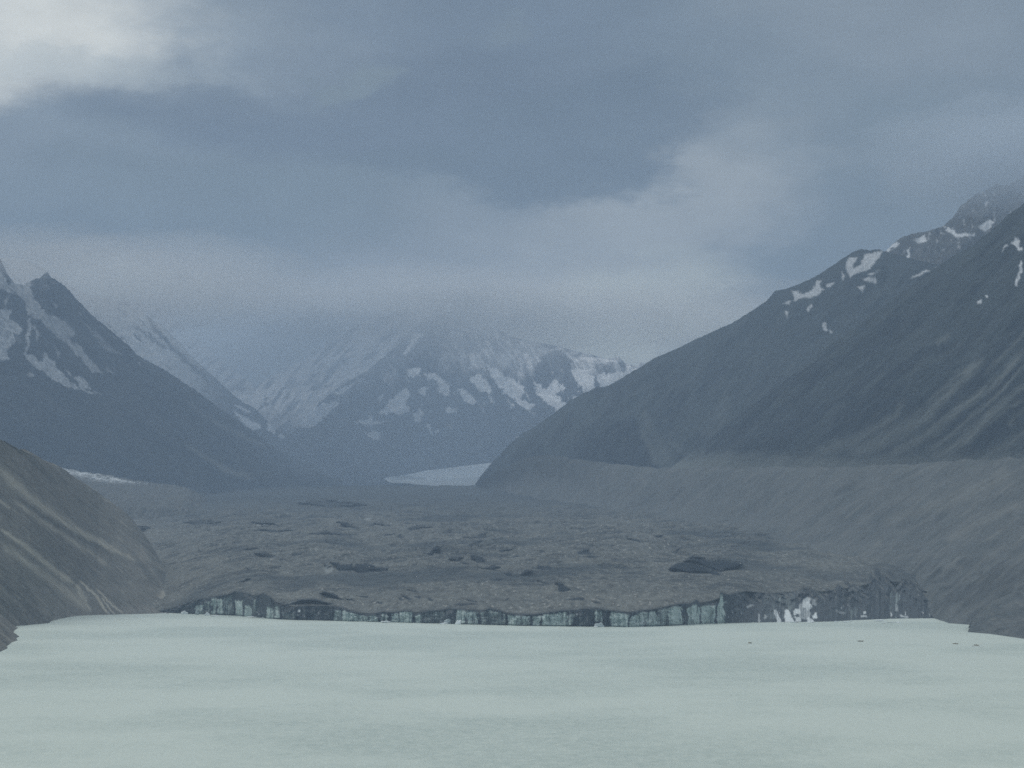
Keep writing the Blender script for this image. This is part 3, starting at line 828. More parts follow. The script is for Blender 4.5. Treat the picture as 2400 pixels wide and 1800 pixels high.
# --- low dark headland at the right edge
rows = [[(2280, 1452, 2480), (2300, 1434, 2540), (2340, 1405, 2600), (2420, 1368, 2620), (2600, 1310, 2600), (2900, 1250, 2500)],
        [(2273, 1468, 2425), (2290, 1462, 2410), (2330, 1450, 2400), (2420, 1432, 2400), (2600, 1410, 2300), (2900, 1400, 2150)],
        wrow([(2268, 1483, None), (2284, 1484, None), (2320, 1487, None), (2400, 1499, None), (2600, 1530, None), (2900, 1600, None)])]
PX, PYy, YY = loft(rows, 260, 140)
V = at(PX, PYy, YY)
fade = np.linspace(0, 1, 140)[:, None]
V[..., 2] += (2.2 * ridged(V[..., 0] / 45, V[..., 1] / 60, 4, 321) + .7 * fbm(V[..., 0] / 8, V[..., 1] / 8, 3, 322)) * sst(1, .8, fade) * sst(2290, 2350, PX)
A = dict(pale=.35 * sst(.1, .6, fbm(PX / 30, PYy / 9, 4, 325)), dark=.5 * sst(-.1, .5, fbm(PX / 25, PYy / 8, 4, 326)), green=.2 * sst(2290, 2266, PX))
V, A = with_back(V, A, 120, 60, side=1)
link(mesh_np("lake_shore", V, gridfaces(*V.shape[:2]), m2, A), kind='structure',
     label="low dark rocky headland at the right edge of the lake", cat="shore")

# --- right mountain (main ridge)
z8 = lambda *p: zp(1500, 380, .4642, *p)
SIL = [(1085, 1172), (1110, 1140), (1130, 1112), (1148, 1090), (1170, 1068), (1194, 1042), (1225, 1015), (1250, 1003), (1302, 966), (1335, 940), (1367, 922), (1400, 908), (1425, 905),
       (1455, 888), (1486, 868), (1500, 862), (1532, 840), (1583, 819), (1627, 797), (1672, 777), (1718, 756), (1760, 730), (1797, 705), (1816, 682), (1843, 677), (1870, 667), (1904, 652),
       (1925, 640), (1946, 626), (1987, 598), (2005, 588), (2018, 584), (2040, 587), (2060, 584), (2075, 590)]
ridge = [(x, y, np.interp(x, [1085, 1500, 2075], [9500, 7800, 6600])) for x, y in SIL] + [(2160, 612, 6300), (2300, 640, 5900), (2450, 600, 5600), (2800, 560, 5400)]
rows = [ridge,
        [(1095, 1176, 9200), (1250, 1060, 8000), (1400, 985, 7500), (1600, 925, 7000), (1800, 850, 6600), (2000, 760, 6200), (2200, 760, 5800), (2450, 760, 5400), (2800, 720, 5000)],
        [(1100, 1180, 9000), (1250, 1110, 7700), (1400, 1060, 7100), (1600, 1030, 6500), (1800, 980, 6000), (2000, 930, 5600), (2200, 920, 5200), (2450, 900, 4900), (2800, 880, 4500)],
        [(1105, 1196, 8900), (1250, 1170, 7500), (1400, 1180, 6600), (1600, 1180, 5900), (1800, 1180, 5300), (2000, 1180, 4900), (2200, 1170, 4600), (2450, 1160, 4300), (2800, 1150, 3900)]]
PX, PYy, YY = loft(rows, 900, 480)
V = at(PX, PYy, YY)
fade = np.linspace(0, 1, 480)[:, None]
ac, al = rot(PX, PYy, -50)
g = ridged(ac / 90, al / 420, 4, 401) * 55 + fbm(ac / 22, al / 110, 4, 403) * 14 + fbm(V[..., 0] / 160, V[..., 1] / 200, 4, 405) * 12
V[..., 2] += g * sst(0, .14, fade) * sst(1, .85, fade) + sst(.14, 0, fade) * (3.5 * fbm(PX / 11, PX * 0, 4, 407) + 3.5 * np.abs(fbm(PX / 30, PX * 0, 3, 408)))
PX, PYy = proj(V)
px_, py_ = warp(PX, PYy, 5, 16, 411)
sn = np.zeros(PX.shape)
for pl in (z8((1040, 510), (1060, 480), (1100, 480), (1080, 510), (1075, 535), (1110, 520), (1130, 470), (1160, 460), (1230, 445), (1200, 490), (1160, 540), (1100, 560), (1060, 585), (1045, 550)),
           z8((765, 650), (830, 665), (870, 640), (900, 595), (915, 600), (910, 630), (930, 650), (880, 680), (780, 695)), z8((940, 615), (985, 605), (960, 632), (940, 632)), z8((1020, 550), (1035, 575), (1020, 600)),
           z8((720, 712), (765, 700), (755, 720)), z8((842, 745), (865, 715), (872, 728), (850, 757)), z8((924, 810), (940, 810), (942, 850), (925, 848)), z8((953, 845), (970, 857), (957, 861)),
           z8((1118, 588), (1190, 583), (1194, 612), (1150, 602)), z8((1148, 570), (1210, 543), (1170, 575)), z8((1093, 628), (1140, 625), (1118, 657)), z8((1370, 585), (1450, 538), (1460, 548), (1400, 578)),
           z8((1463, 567), (1500, 530), (1517, 537), (1500, 565)), z8((1135, 830), (1155, 860), (1150, 862)), z8((735, 755), (747, 755), (740, 785))):
    sn = np.maximum(sn, .5 * poly_mask(px_, py_, pl, 2.2))
sn = np.clip(sn * (1 + .7 * fbm(PX / 4, PYy / 4, 3, 414)), 0, .85)
scree = np.zeros(PX.shape)
for pts, w0, w1, s_ in ((z8((440, 1170), (400, 1300), (330, 1420)), 12, 26, .22), (z8((900, 1150), (860, 1350), (620, 1480)), 10, 40, .3), (z8((1250, 1180), (1200, 1300), (1000, 1420)), 10, 40, .4),
                        (z8((1500, 880), (1450, 950)), 8, 8, .4), (z8((0, 1340), (60, 1450), (90, 1540)), 8, 10, .35), (z8((130, 1400), (330, 1550)), 10, 8, .2)):
    scree = np.maximum(scree, s_ * line_mask(px_, py_, pts, w0, w1))
scree = np.maximum(scree, .5 * sst(1000, 1095, PYy + 25 * fbm(PX / 60, PYy / 60, 3, 412)) * sst(1660, 1800, PX) + .25 * line_mask(px_, py_, [(1505, 960), (1530, 1020), (1575, 1100)], 8, 26))
scree = np.clip(scree * (1 + .6 * fbm(ac / 7, al / 80, 3, 413)), 0, 1)
veg = .75 * sst(-.15, .4, fbm(ac / 60, al / 170, 5, 415)) * sst(800, 900, PYy - .0 * PX)
for pl in ([(1340, 1072), (1375, 1035), (1430, 995), (1480, 975), (1515, 1010), (1550, 1100), (1440, 1092)], [(1590, 1100), (1640, 1050), (1690, 1000), (1790, 955), (1850, 930), (1860, 980), (1800, 1030), (1730, 1075), (1650, 1102)]):
    veg = np.maximum(veg * (1 - .0), poly_mask(*warp(PX, PYy, 12, 40, 416), pl, 9))
rill = fbm(ac / 5, al / 50, 4, 418)
veg = np.clip(veg * (1 + .4 * fbm(ac / 9, al / 60, 4, 417)) + .35 * sst(.1, .5, rill), 0, 1) * (1 - .8 * scree)
scree = np.clip(scree + .22 * sst(.15, .55, -rill) * sst(700, 860, PYy), 0, 1)
A = dict(snow=sn, pale=scree, veg=veg)
V, A = with_back(V, A, 1600, 900, side=1)
mspur = terrain_mat("mountain_rock_spur", (.027, .039, .046), (.046, .060, .066), (('veg', (.008, .015, .024)), ('pale', (.140, .155, .148)), ('snow', SNOW)),
                    s1=1 / 130, s2=1 / 12, bump=4, bscale=1 / 18)
mm = terrain_mat("mountain_rock_right", (.052, .056, .054), (.082, .084, .078), (('veg', (.026, .036, .028)), ('pale', (.150, .150, .130)), ('snow', SNOW)),
                 s1=1 / 180, s2=1 / 18, bump=7, bscale=1 / 30)
link(mesh_np("mountain", V, gridfaces(*V.shape[:2]), mspur, A), kind='structure',
     label="dark mountain ridge sloping down from the right with small snow patches", cat="mountain")

# --- far upper right summit, lost in cloud
FS = [(2030, 640), (2060, 604), (2078, 586), (2108, 559), (2136, 548), (2173, 542), (2208, 531), (2229, 515), (2252, 482), (2289, 454), (2310, 446), (2336, 431), (2355, 434), (2373, 429), (2400, 413), (2450, 380), (2550, 340), (2700, 280), (2900, 260)]
rows = [[(x, y, 8200) for x, y in FS], [(2030, 700, 7800), (2250, 640, 7700), (2500, 600, 7600), (2900, 520, 7500)], [(2030, 820, 7300), (2250, 800, 7200), (2500, 760, 7000), (2900, 700, 7000)]]
PX, PYy, YY = loft(rows, 420, 260)
V = at(PX, PYy, YY)
fade = np.linspace(0, 1, 260)[:, None]
ac, al = rot(PX, PYy, -50)
V[..., 2] += (ridged(ac / 50, al / 160, 4, 421) * 40 + fbm(PX / 9, PYy / 14, 4, 423) * 14) * sst(0, .1, fade) + sst(.1, 0, fade) * 8 * fbm(PX / 12, PX * 0, 4, 425)
PX, PYy = proj(V)
px_, py_ = warp(PX, PYy, 6, 14, 427)
sn = np.zeros(PX.shape)
for pl in (z8((1530, 320), (1555, 330), (1600, 360), (1690, 362), (1690, 372), (1600, 380), (1555, 352)), z8((1705, 330), (1765, 290), (1790, 300), (1750, 352)), z8((1385, 390), (1440, 368), (1448, 400), (1400, 412)),
           z8((1345, 440), (1360, 440), (1362, 510), (1352, 510)), z8((1240, 440), (1300, 400), (1310, 410), (1250, 455)), z8((1740, 200), (1765, 200), (1750, 225))):
    sn = np.maximum(sn, .75 * poly_mask(px_, py_, pl, 1.8))
sn = np.maximum(sn, .35 * sst(.25, .5, fbm(PX / 14, PYy / 18, 4, 429)))
V, A = with_back(V, dict(snow=sn, pale=0 * sn, veg=0 * sn), 1500, 900, side=1)
link(mesh_np("mountain", V, gridfaces(*V.shape[:2]), mm, A), kind='structure',
     label="hazy jagged summit with faint snow gullies at the upper right edge", cat="mountain")

# --- near spur of the right mountain with scree fans
SP_ = [(1560, 1104, 6050), (1650, 1040, 5900), (1750, 960, 5700), (1850, 885, 5500), (1950, 805, 5330), (2050, 733, 5150), (2120, 680, 5100), (2170, 645, 5080), (2215, 612, 5050), (2252, 589, 5020), (2280, 575, 5000), (2303, 556, 5000),
       (2336, 529, 4970), (2363, 503, 4950), (2400, 477, 4930), (2480, 420, 4900), (2600, 350, 4850), (2900, 240, 4800)]
rows = [SP_,
        [(1570, 1120, 5950), (1750, 1020, 5500), (1950, 920, 5100), (2150, 790, 4700), (2400, 690, 4500), (2600, 600, 4400), (2900, 520, 4200)],
        [(1590, 1140, 5850), (1750, 1060, 5300), (1950, 1010, 4850), (2150, 930, 4400), (2400, 880, 4200), (2600, 820, 4050), (2900, 760, 3900)],
        [(1600, 1170, 5750), (1750, 1150, 5200), (1950, 1150, 4750), (2150, 1150, 4350), (2300, 1145, 4120), (2400, 1140, 3980), (2600, 1130, 3600), (2900, 1110, 3400)]]
PX, PYy, YY = loft(rows, 760, 520)
V = at(PX, PYy, YY)
fade = np.linspace(0, 1, 520)[:, None]
ac, al = rot(PX, PYy, -42)
rg = ridged(ac / 55, al / 420, 4, 431)
V[..., 2] += (rg * 26 + fbm(ac / 14, al / 90, 4, 433) * 8 + fbm(V[..., 0] / 120, V[..., 1] / 160, 4, 435) * 9) * sst(0, .12, fade) * sst(1, .9, fade) * sst(1560, 1750, PX) \
    + sst(.12, 0, fade) * 4 * fbm(PX / 14, PX * 0, 4, 437)
PX, PYy = proj(V)
px_, py_ = warp(PX, PYy, 6, 26, 441)
sn = np.zeros(PX.shape)
for pl in (z8((1870, 410), (1895, 380), (1912, 385), (1920, 450), (1895, 430)), z8((1820, 452), (1850, 413), (1858, 425)), z8((1925, 495), (1935, 505), (1908, 625), (1893, 622)),
           z8((1745, 670), (1760, 665), (1758, 682), (1746, 682)), z8((1707, 705), (1725, 696), (1722, 718), (1710, 718)), z8((1900, 440), (1930, 430), (1935, 450))):
    sn = np.maximum(sn, .62 * poly_mask(px_, py_, pl, 1.8))
sn = np.clip(sn * (1 + .7 * fbm(PX / 4, PYy / 4, 3, 414)), 0, .85)
scree = np.zeros(PX.shape)
for pts, w0, w1, s_ in (
        (z8((1760, 960), (1620, 1090), (1430, 1290), (1180, 1430), (1000, 1500)), 10, 24, .75), (z8((1960, 930), (1780, 1130), (1620, 1230), (1480, 1360), (1280, 1470), (1180, 1520)), 6, 14, .8),
        (z8((1960, 1110), (1750, 1290), (1620, 1420), (1420, 1530)), 6, 18, .85), (z8((1960, 1190), (1850, 1240), (1700, 1380), (1520, 1510)), 4, 8, .5), (z8((1960, 1000), (1800, 1180), (1560, 1390), (1380, 1500)), 3, 10, .55),
        (z8((2000, 1330), (1900, 1400), (1740, 1500)), 8, 14, .4), (z8((1960, 1240), (1890, 1280), (1860, 1340)), 8, 8, .35), (z8((1350, 1180), (1280, 1290), (1100, 1400), (860, 1490)), 6, 20, .55),
        (z8((1560, 870), (1490, 930)), 5, 5, .4), (z8((1600, 1080), (1500, 1180), (1330, 1330), (1230, 1400)), 3, 8, .5), (z8((2000, 800), (1850, 960), (1720, 1090)), 5, 5, .35)):
    scree = np.maximum(scree, s_ * line_mask(px_, py_, pts, w0, w1))
scree = np.maximum(scree, .55 * sst(1060, 1098, PYy + 12 * fbm(PX / 60, PX * 0, 3, 442)))
scree = np.clip(scree * (1 + .6 * fbm(ac / 4, al / 90, 4, 443)), 0, 1)
veg = .8 * sst(-.25, .35, fbm(ac / 26, al / 190, 5, 445) + .35 * sst(760, 950, PYy) - .2)
veg = np.maximum(veg * (1 - scree), .9 * poly_mask(px_, py_, z8((1500, 1490), (1640, 1290), (1850, 1180), (1980, 1120), (1980, 1260), (1800, 1400), (1660, 1520), (1560, 1530)), 8) * (1 - .8 * scree))
rill = fbm(ac / 4.5, al / 60, 4, 447)
veg = np.clip(veg + .45 * sst(.1, .5, rill) * (1 - scree), 0, 1)
scree = np.maximum(scree, .95 * sst(1045, 1098, PYy + 16 * fbm(PX / 40, PYy / 20, 4, 448)))
scree = np.clip(scree + .25 * sst(.15, .55, -rill) * sst(700, 900, PYy), 0, 1)
A = dict(snow=sn, pale=scree, veg=veg)
V, A = with_back(V, A, 500, 400, side=1)
link(mesh_np("mountain", V, gridfaces(*V.shape[:2]), mspur, A), kind='structure',
     label="nearer dark mountain spur with pale scree streaks at the right edge", cat="mountain")

# --- left mountain
z9 = lambda *p: zp(0, 580, .3437, *p)
LS = [(-500, 330), (-250, 470), (-80, 560), (0, 605), (17, 642), (34, 664), (55, 668), (76, 656), (92, 652), (110, 637), (118, 648), (131, 656), (150, 668), (162, 680), (178, 700), (192, 714), (215, 738), (241, 759),
      (270, 783), (302, 810), (322, 832), (344, 845), (370, 858), (395, 872), (430, 896), (460, 915), (481, 931), (516, 958), (550, 981), (584, 1003), (610, 1026), (636, 1051), (670, 1075), (720, 1098), (800, 1120)]
rows = [[(x, y, np.interp(x, [-500, 0, 800], [8000, 8600, 10800])) for x, y in LS],
        [(-500, 640, 7700), (-100, 760, 8000), (100, 830, 8300), (250, 900, 8700), (400, 980, 9200), (550, 1060, 9700), (700, 1112, 10200), (800, 1125, 10500)],
        [(-500, 900, 7300), (-100, 950, 7600), (100, 990, 7900), (250, 1030, 8300), (400, 1070, 8800), (550, 1100, 9400), (700, 1124, 9900), (800, 1130, 10300)],
        [(-500, 1180, 6900), (-100, 1180, 7200), (100, 1165, 7500), (250, 1160, 7900), (400, 1156, 8500), (550, 1152, 8900), (700, 1152, 9200), (800, 1152, 9500)]]
PX, PYy, YY = loft(rows, 820, 480)
V = at(PX, PYy, YY)
fade = np.linspace(0, 1, 480)[:, None]
ac, al = rot(PX, PYy, 42)
V[..., 2] += (ridged(ac / 70, al / 300, 4, 501) * 55 + fbm(ac / 18, al / 70, 4, 503) * 16 + fbm(PX / 14, PYy / 18, 4, 505) * 14) * sst(0, .12, fade) * sst(1, .85, fade) + sst(.12, 0, fade) * 9 * fbm(PX / 9, PX * 0, 4, 507)
PX, PYy = proj(V)
px_, py_ = warp(PX, PYy, 7, 20, 511)
sn = np.zeros(PX.shape)
for pl, s_ in ((z9((-100, 430), (80, 420), (60, 480), (110, 510), (150, 560), (130, 600), (90, 570), (110, 650), (40, 700), (70, 760), (-100, 790)), .85), (z9((190, 480), (207, 480), (192, 710), (170, 710)), .8),
               (z9((165, 712), (240, 740), (290, 780), (300, 705), (340, 765), (375, 770), (385, 815), (430, 860), (470, 920), (560, 960), (690, 1003), (600, 985), (520, 965), (440, 938), (340, 888), (300, 845), (220, 805), (180, 755)), .9),
               (z9((505, 885), (560, 880), (620, 960), (560, 960)), .9), (z9((450, 835), (480, 850), (500, 880), (470, 870)), .8),
               (z9((80, 225), (210, 225), (225, 340), (300, 440), (450, 510), (520, 590), (480, 620), (560, 700), (700, 860), (640, 850), (480, 690), (340, 560), (300, 520), (270, 490), (200, 470), (160, 370), (60, 260)), .62),
               (z9((-60, 130), (10, 170), (60, 260), (95, 315), (60, 312), (-60, 240)), .8), (z9((190, 850), (240, 870), (230, 882), (200, 880)), .7), (z9((245, 550), (275, 600), (258, 655)), .6),
               (z9((380, 720), (412, 715), (402, 755)), .7), (z9((540, 490), (600, 560), (740, 720), (860, 740), (790, 700), (680, 600)), .28), (z9((700, 780), (790, 860), (760, 850)), .4), (z9((20, 360), (60, 330), (50, 400)), .6)):
    sn = np.maximum(sn, s_ * poly_mask(px_, py_, pl, 1.6))
sn = np.clip(.52 * sn * (1 + .9 * fbm(ac / 4, al / 18, 4, 513)), 0, .8)
sn = np.maximum(sn, .3 * sst(.25, .5, fbm(ac / 9, al / 40, 4, 515)) * sst(840, 740, PYy - .25 * (PX)))
pal = np.zeros(PX.shape)
for pts, w0, w1, s_ in ((z9((1240, 1020), (1380, 1130), (1480, 1200), (1680, 1300), (1850, 1370)), 2.5, 5, .6), (z9((1250, 1330), (1400, 1430), (1560, 1530), (1750, 1570)), 3, 9, .55), (z9((830, 920), (1060, 1030)), 3, 3, .25),
                        (z9((150, 920), (360, 1060), (540, 1220)), 4, 4, .15), (z9((480, 1420), (500, 1520)), 14, 14, .15)):
    pal = np.maximum(pal, s_ * line_mask(px_, py_, pts, w0, w1))
veg = .7 * sst(-.1, .4, fbm(ac / 50, al / 150, 5, 517)) * sst(850, 960, PYy)
V, A = with_back(V, dict(snow=sn, pale=pal, veg=veg), 1500, 1000, side=-1)
ml = terrain_mat("mountain_rock_left", (.034, .046, .060), (.056, .068, .080), (('veg', (.022, .034, .046)), ('pale', (.20, .21, .20)), ('snow', SNOW)), s1=1 / 220, s2=1 / 22, bump=8, bscale=1 / 36)
link(mesh_np("mountain", V, gridfaces(*V.shape[:2]), ml, A), kind='structure',
     label="dark blue mountain with a pointed peak and snow gullies on the left", cat="mountain")

# --- snowy ridge behind it
BS = [(-100, 590), (60, 610), (137, 645), (192, 683), (235, 697), (275, 711), (310, 722), (344, 738), (360, 752), (378, 760), (395, 778), (412, 793), (430, 812), (447, 834), (475, 858), (498, 880), (525, 905), (550, 928), (575, 945), (600, 958), (625, 985), (650, 1008), (667, 1027), (720, 1070), (800, 1105)]
rows = [[(x, y, np.interp(x, [-100, 800], [10200, 11800])) for x, y in BS],
        [(-100, 760, 9900), (200, 860, 10100), (400, 930, 10400), (550, 1010, 10800), (680, 1075, 11200), (800, 1118, 11500)],
        [(-100, 1000, 9500), (200, 1040, 9700), (400, 1070, 10000), (550, 1100, 10400), (680, 1125, 10800), (800, 1135, 11200)]]
PX, PYy, YY = loft(rows, 640, 360)
V = at(PX, PYy, YY)
fade = np.linspace(0, 1, 360)[:, None]
ac, al = rot(PX, PYy, 42)
rr_ = ridged(ac / 30, al / 130, 4, 521)
V[..., 2] += (rr_ * 40 + fbm(PX / 16, PYy / 16, 4, 523) * 18) * sst(0, .1, fade) + sst(.1, 0, fade) * 8 * fbm(PX / 10, PX * 0, 4, 525)
PX, PYy = proj(V)
px_, py_ = warp(PX, PYy, 6, 14, 527)
snl = .62 * sst(560, 420, PX) * sst(.55, .15, fbm(ac / 10, al / 50, 4, 529) + .6 * sst(-60, 30, (PYy - (640 + .72 * PX + 45))))
for pl in (z9((1600, 1020), (1700, 1070), (1870, 1160), (1860, 1080), (1810, 1030)), z9((1590, 1110), (1640, 1140), (1740, 1190), (1790, 1230), (1710, 1250), (1650, 1190)), z9((1820, 1190), (1880, 1210), (1872, 1275), (1825, 1250)),
           z9((1890, 1270), (1932, 1270), (1945, 1305), (1910, 1300)), z9((1590, 1060), (1660, 1090), (1720, 1130), (1650, 1120))):
    snl = np.maximum(snl, poly_mask(px_, py_, pl, 1.6))
for pts, w in ((z9((990, 430), (1060, 560), (1180, 690), (1330, 830), (1480, 940)), 5), (z9((800, 400), (870, 480)), 4), (z9((1130, 540), (1190, 590)), 5), (z9((900, 520), (1050, 640), (1150, 700)), 3)):
    snl = snl * (1 - .8 * line_mask(px_, py_, pts, w, w * 1.3))
V, A = with_back(V, dict(snow=snl, pale=0 * snl, veg=0 * snl), 1300, 900, side=-1)
link(mesh_np("mountain", V, gridfaces(*V.shape[:2]), ml, A), kind='structure',
     label="pale snow covered ridge behind the pointed left mountain", cat="mountain")

# --- centre mountain
zC = lambda *p: zp(600, 680, .4521, *p)
CS = [(560, 1075), (600, 1060), (640, 1045), (668, 1032), (700, 1002), (720, 975), (745, 948), (775, 922), (803, 901), (840, 880), (871, 861), (895, 840), (916, 820), (940, 803), (962, 784), (985, 758), (1005, 742), (1023, 726), (1035, 740), (1060, 744), (1095, 762),
      (1130, 778), (1170, 772), (1200, 790), (1235, 806), (1265, 812), (1290, 818), (1305, 820), (1314, 808), (1330, 828), (1350, 838), (1390, 836), (1420, 842), (1450, 835), (1462, 848), (1500, 868), (1560, 880), (1700, 890)]
rows = [[(x, y, np.interp(x, [560, 1023, 1700], [11650, 12600, 11700])) for x, y in CS],
        [(560, 1100, 11550), (800, 980, 12000), (1000, 880, 12250), (1200, 900, 12200), (1400, 930, 11700), (1700, 960, 11200)],
        [(560, 1120, 11500), (800, 1050, 11900), (1000, 1000, 12100), (1200, 1000, 12050), (1400, 1010, 11300), (1700, 1040, 10800)],
        [(560, 1150, 11400), (800, 1152, 11800), (1000, 1152, 12000), (1200, 1152, 12000), (1400, 1150, 11000), (1700, 1150, 10400)]]
PX, PYy, YY = loft(rows, 900, 420)
V = at(PX, PYy, YY)
fade = np.linspace(0, 1, 420)[:, None]
ac, al = rot(PX, PYy, 60)
V[..., 2] += (ridged(ac / 60, al / 160, 5, 601) * 70 + fbm(PX / 18, PYy / 18, 4, 603) * 22) * sst(0, .1, fade) * sst(1, .85, fade) + sst(.1, 0, fade) * 8 * fbm(PX / 8, PX * 0, 4, 605)
PX, PYy = proj(V)
px_, py_ = warp(PX, PYy, 9, 15, 611)
sn = np.zeros(PX.shape)
for pl in (zC((640, 640), (700, 570), (770, 510), (800, 540), (775, 590), (805, 600), (790, 640), (720, 640)), zC((510, 680), (570, 672), (600, 645), (600, 675), (680, 680), (600, 705), (550, 695)),
           zC((565, 735), (650, 740), (640, 780), (600, 765)), zC((780, 410), (850, 405), (860, 440), (790, 450)), zC((870, 430), (930, 430), (1010, 500), (1000, 545), (950, 520), (935, 470), (880, 465)),
           zC((1040, 500), (1080, 510), (1140, 570), (1120, 600), (1070, 560)), zC((1110, 450), (1160, 430), (1210, 490), (1220, 540), (1150, 520)),
           zC((1205, 400), (1250, 400), (1290, 450), (1340, 460), (1390, 520), (1370, 560), (1450, 600), (1420, 620), (1370, 600), (1330, 560), (1270, 520), (1230, 460)),
           zC((1440, 470), (1500, 520), (1550, 460), (1600, 500), (1590, 520), (1550, 530), (1580, 570), (1620, 600), (1590, 650), (1520, 600), (1460, 540)),
           zC((1635, 410), (1700, 410), (1750, 450), (1755, 510), (1710, 540), (1680, 500), (1650, 460)), zC((1770, 440), (1900, 420), (1990, 400), (1960, 460), (1850, 500), (1790, 520)),
           zC((810, 640), (850, 620), (870, 640), (845, 690), (820, 670)), zC((885, 695), (910, 700), (915, 755), (900, 740)), zC((980, 610), (1050, 610), (1045, 640), (990, 640)),
           zC((840, 520), (890, 500), (880, 540), (845, 545)), zC((1208, 530), (1235, 580), (1215, 585)), zC((1305, 560), (1337, 600), (1320, 612)), zC((925, 730), (940, 730), (935, 755)),
           zC((150, 630), (260, 620), (440, 565), (380, 640), (300, 700), (240, 720), (210, 680)), zC((390, 540), (520, 475), (470, 520), (420, 545)), zC((1400, 725), (1430, 750), (1420, 755)), zC((1350, 765), (1385, 780), (1370, 782)),
           zC((820, 220), (870, 220), (800, 320), (760, 340)), zC((630, 560), (665, 550), (640, 580)), zC((985, 700), (1015, 705), (1010, 720)), zC((1640, 545), (1690, 560), (1650, 600))):
    sn = np.maximum(sn, poly_mask(px_, py_, pl, 2.0))
upper = (.45 + .55 * sst(-.15, .25, fbm(ac / 9, al / 40, 4, 614))) * sst(900, 840, PYy + 45 * fbm(PX / 40, PYy / 40, 4, 613)) * sst(1000, 1080, PX)
upper *= (1 - .9 * poly_mask(px_, py_, zC((1480, 340), (1570, 300), (1620, 340), (1660, 430), (1600, 460), (1560, 440), (1500, 500), (1440, 430)), 3))
upper *= (1 - .9 * poly_mask(px_, py_, zC((1880, 370), (1905, 370), (1930, 430), (1890, 430)), 2))
sn = np.maximum(sn, .85 * upper)
sn = np.maximum(sn, .6 * sst(.28, .5, fbm(ac / 10, al / 26, 4, 615)) * sst(1000, 930, PYy) * sst(740, 860, PX))
sn = np.maximum(sn, .35 * sst(1000, 900, PX) * sst(.1, .4, fbm(ac / 12, al / 70, 4, 617)) * sst(960, 860, PYy))
sn = np.clip(sn * (1.05 + .5 * fbm(PX / 4, PYy / 4, 4, 619)) * (.78 + .5 * sst(1050, 1250, PX)), 0, 1)
V, A = with_back(V, dict(snow=sn, pale=0 * sn, veg=0 * sn), 1000, 900)
mc = terrain_mat("mountain_rock_centre", (.045, .050, .058), (.068, .073, .082), (('veg', (.03, .04, .035)), ('pale', (.2, .2, .2)), ('snow', (.93, .95, .97))), s1=1 / 220, s2=1 / 25, bump=10, bscale=1 / 40)
link(mesh_np("mountain", V, gridfaces(*V.shape[:2]), mc, A), kind='structure',
     label="pyramid mountain at the valley head with torn snow patches fading into cloud", cat="mountain")

# --- snow slopes at the back of the valley
KS = [(250, 700), (380, 720), (470, 800), (540, 865), (600, 905), (640, 880), (700, 850), (760, 812), (820, 770), (880, 745), (960, 735), (1100, 770), (1300, 810), (1500, 860), (1700, 890)]
rows = [[(x, y, 13600) for x, y in KS], [(250, 900, 13200), (600, 985, 13100), (900, 900, 13100), (1300, 880, 13100), (1700, 900, 13100)], [(250, 1110, 12700), (600, 1110, 12600), (900, 1110, 12700), (1700, 1110, 12700)]]
PX, PYy, YY = loft(rows, 520, 260)
V = at(PX, PYy, YY)
fade = np.linspace(0, 1, 260)[:, None]
ac, al = rot(PX, PYy, -45)
V[..., 2] += (ridged(ac / 60, al / 130, 4, 631) * 80 + fbm(PX / 20, PYy / 20, 4, 633) * 25) * sst(0, .3, fade)
sn = np.clip(.6 * sst(.3, -.1, fbm(ac / 14, al / 70, 5, 635)), .05, .6) * sst(1050, 950, PYy)
V, A = with_back(V, dict(snow=sn, pale=0 * sn, veg=0 * sn), 500, 700)
link(mesh_np("mountain", V, gridfaces(*V.shape[:2]), mc, A), kind='structure',
     label="faint snow slopes closing the valley behind the pyramid mountain", cat="mountain")

# --- clean white glacier tongue from the side valley
rows = [[(900, 1125 - 4, 11600), (955, 1113, 11500), (1000, 1103, 11500), (1060, 1096, 11500), (1110, 1090, 11600), (1160, 1084, 11700), (1210, 1078, 11800)],
        [(905, 1126, 10900), (960, 1124, 10800), (1020, 1118, 10800), (1080, 1113, 10800), (1140, 1106, 10900), (1210, 1098, 11000)],
        [(915, 1131, 10200), (960, 1134, 10100), (1020, 1141, 10000), (1080, 1143, 10000), (1110, 1138, 10000), (1210, 1128, 10100)]]
PX, PYy, YY = loft(rows, 260, 90)
V = at(PX, PYy, YY)
fade = np.linspace(0, 1, 90)[:, None]
V[..., 2] += 4 * fbm(V[..., 0] / 80, V[..., 1] / 60, 4, 641) + 1.5 * ridged(V[..., 0] / 30, V[..., 1] / 30, 3, 643)
dirt = .75 * sst(.35, 1, fade + .18 * fbm(PX / 18, PYy / 4, 3, 645)) + .6 * poly_mask(PX, PYy, zC((700, 955), (800, 962), (880, 972), (880, 980), (760, 984), (700, 990)), 2.5)
V, A = with_back(V, dict(dirt=np.clip(dirt, 0, 1)), 300, 120)
mi = terrain_mat("clean_glacier_ice", (.60, .66, .70), (.72, .77, .80), (('dirt', (.22, .25, .27)),), s1=1 / 90, s2=1 / 14, bump=2.5, bscale=1 / 20)
link(mesh_np("glacier", V, gridfaces(*V.shape[:2]), mi, A), label="bright white glacier tongue entering the valley beside the dark ridge", cat="glacier")

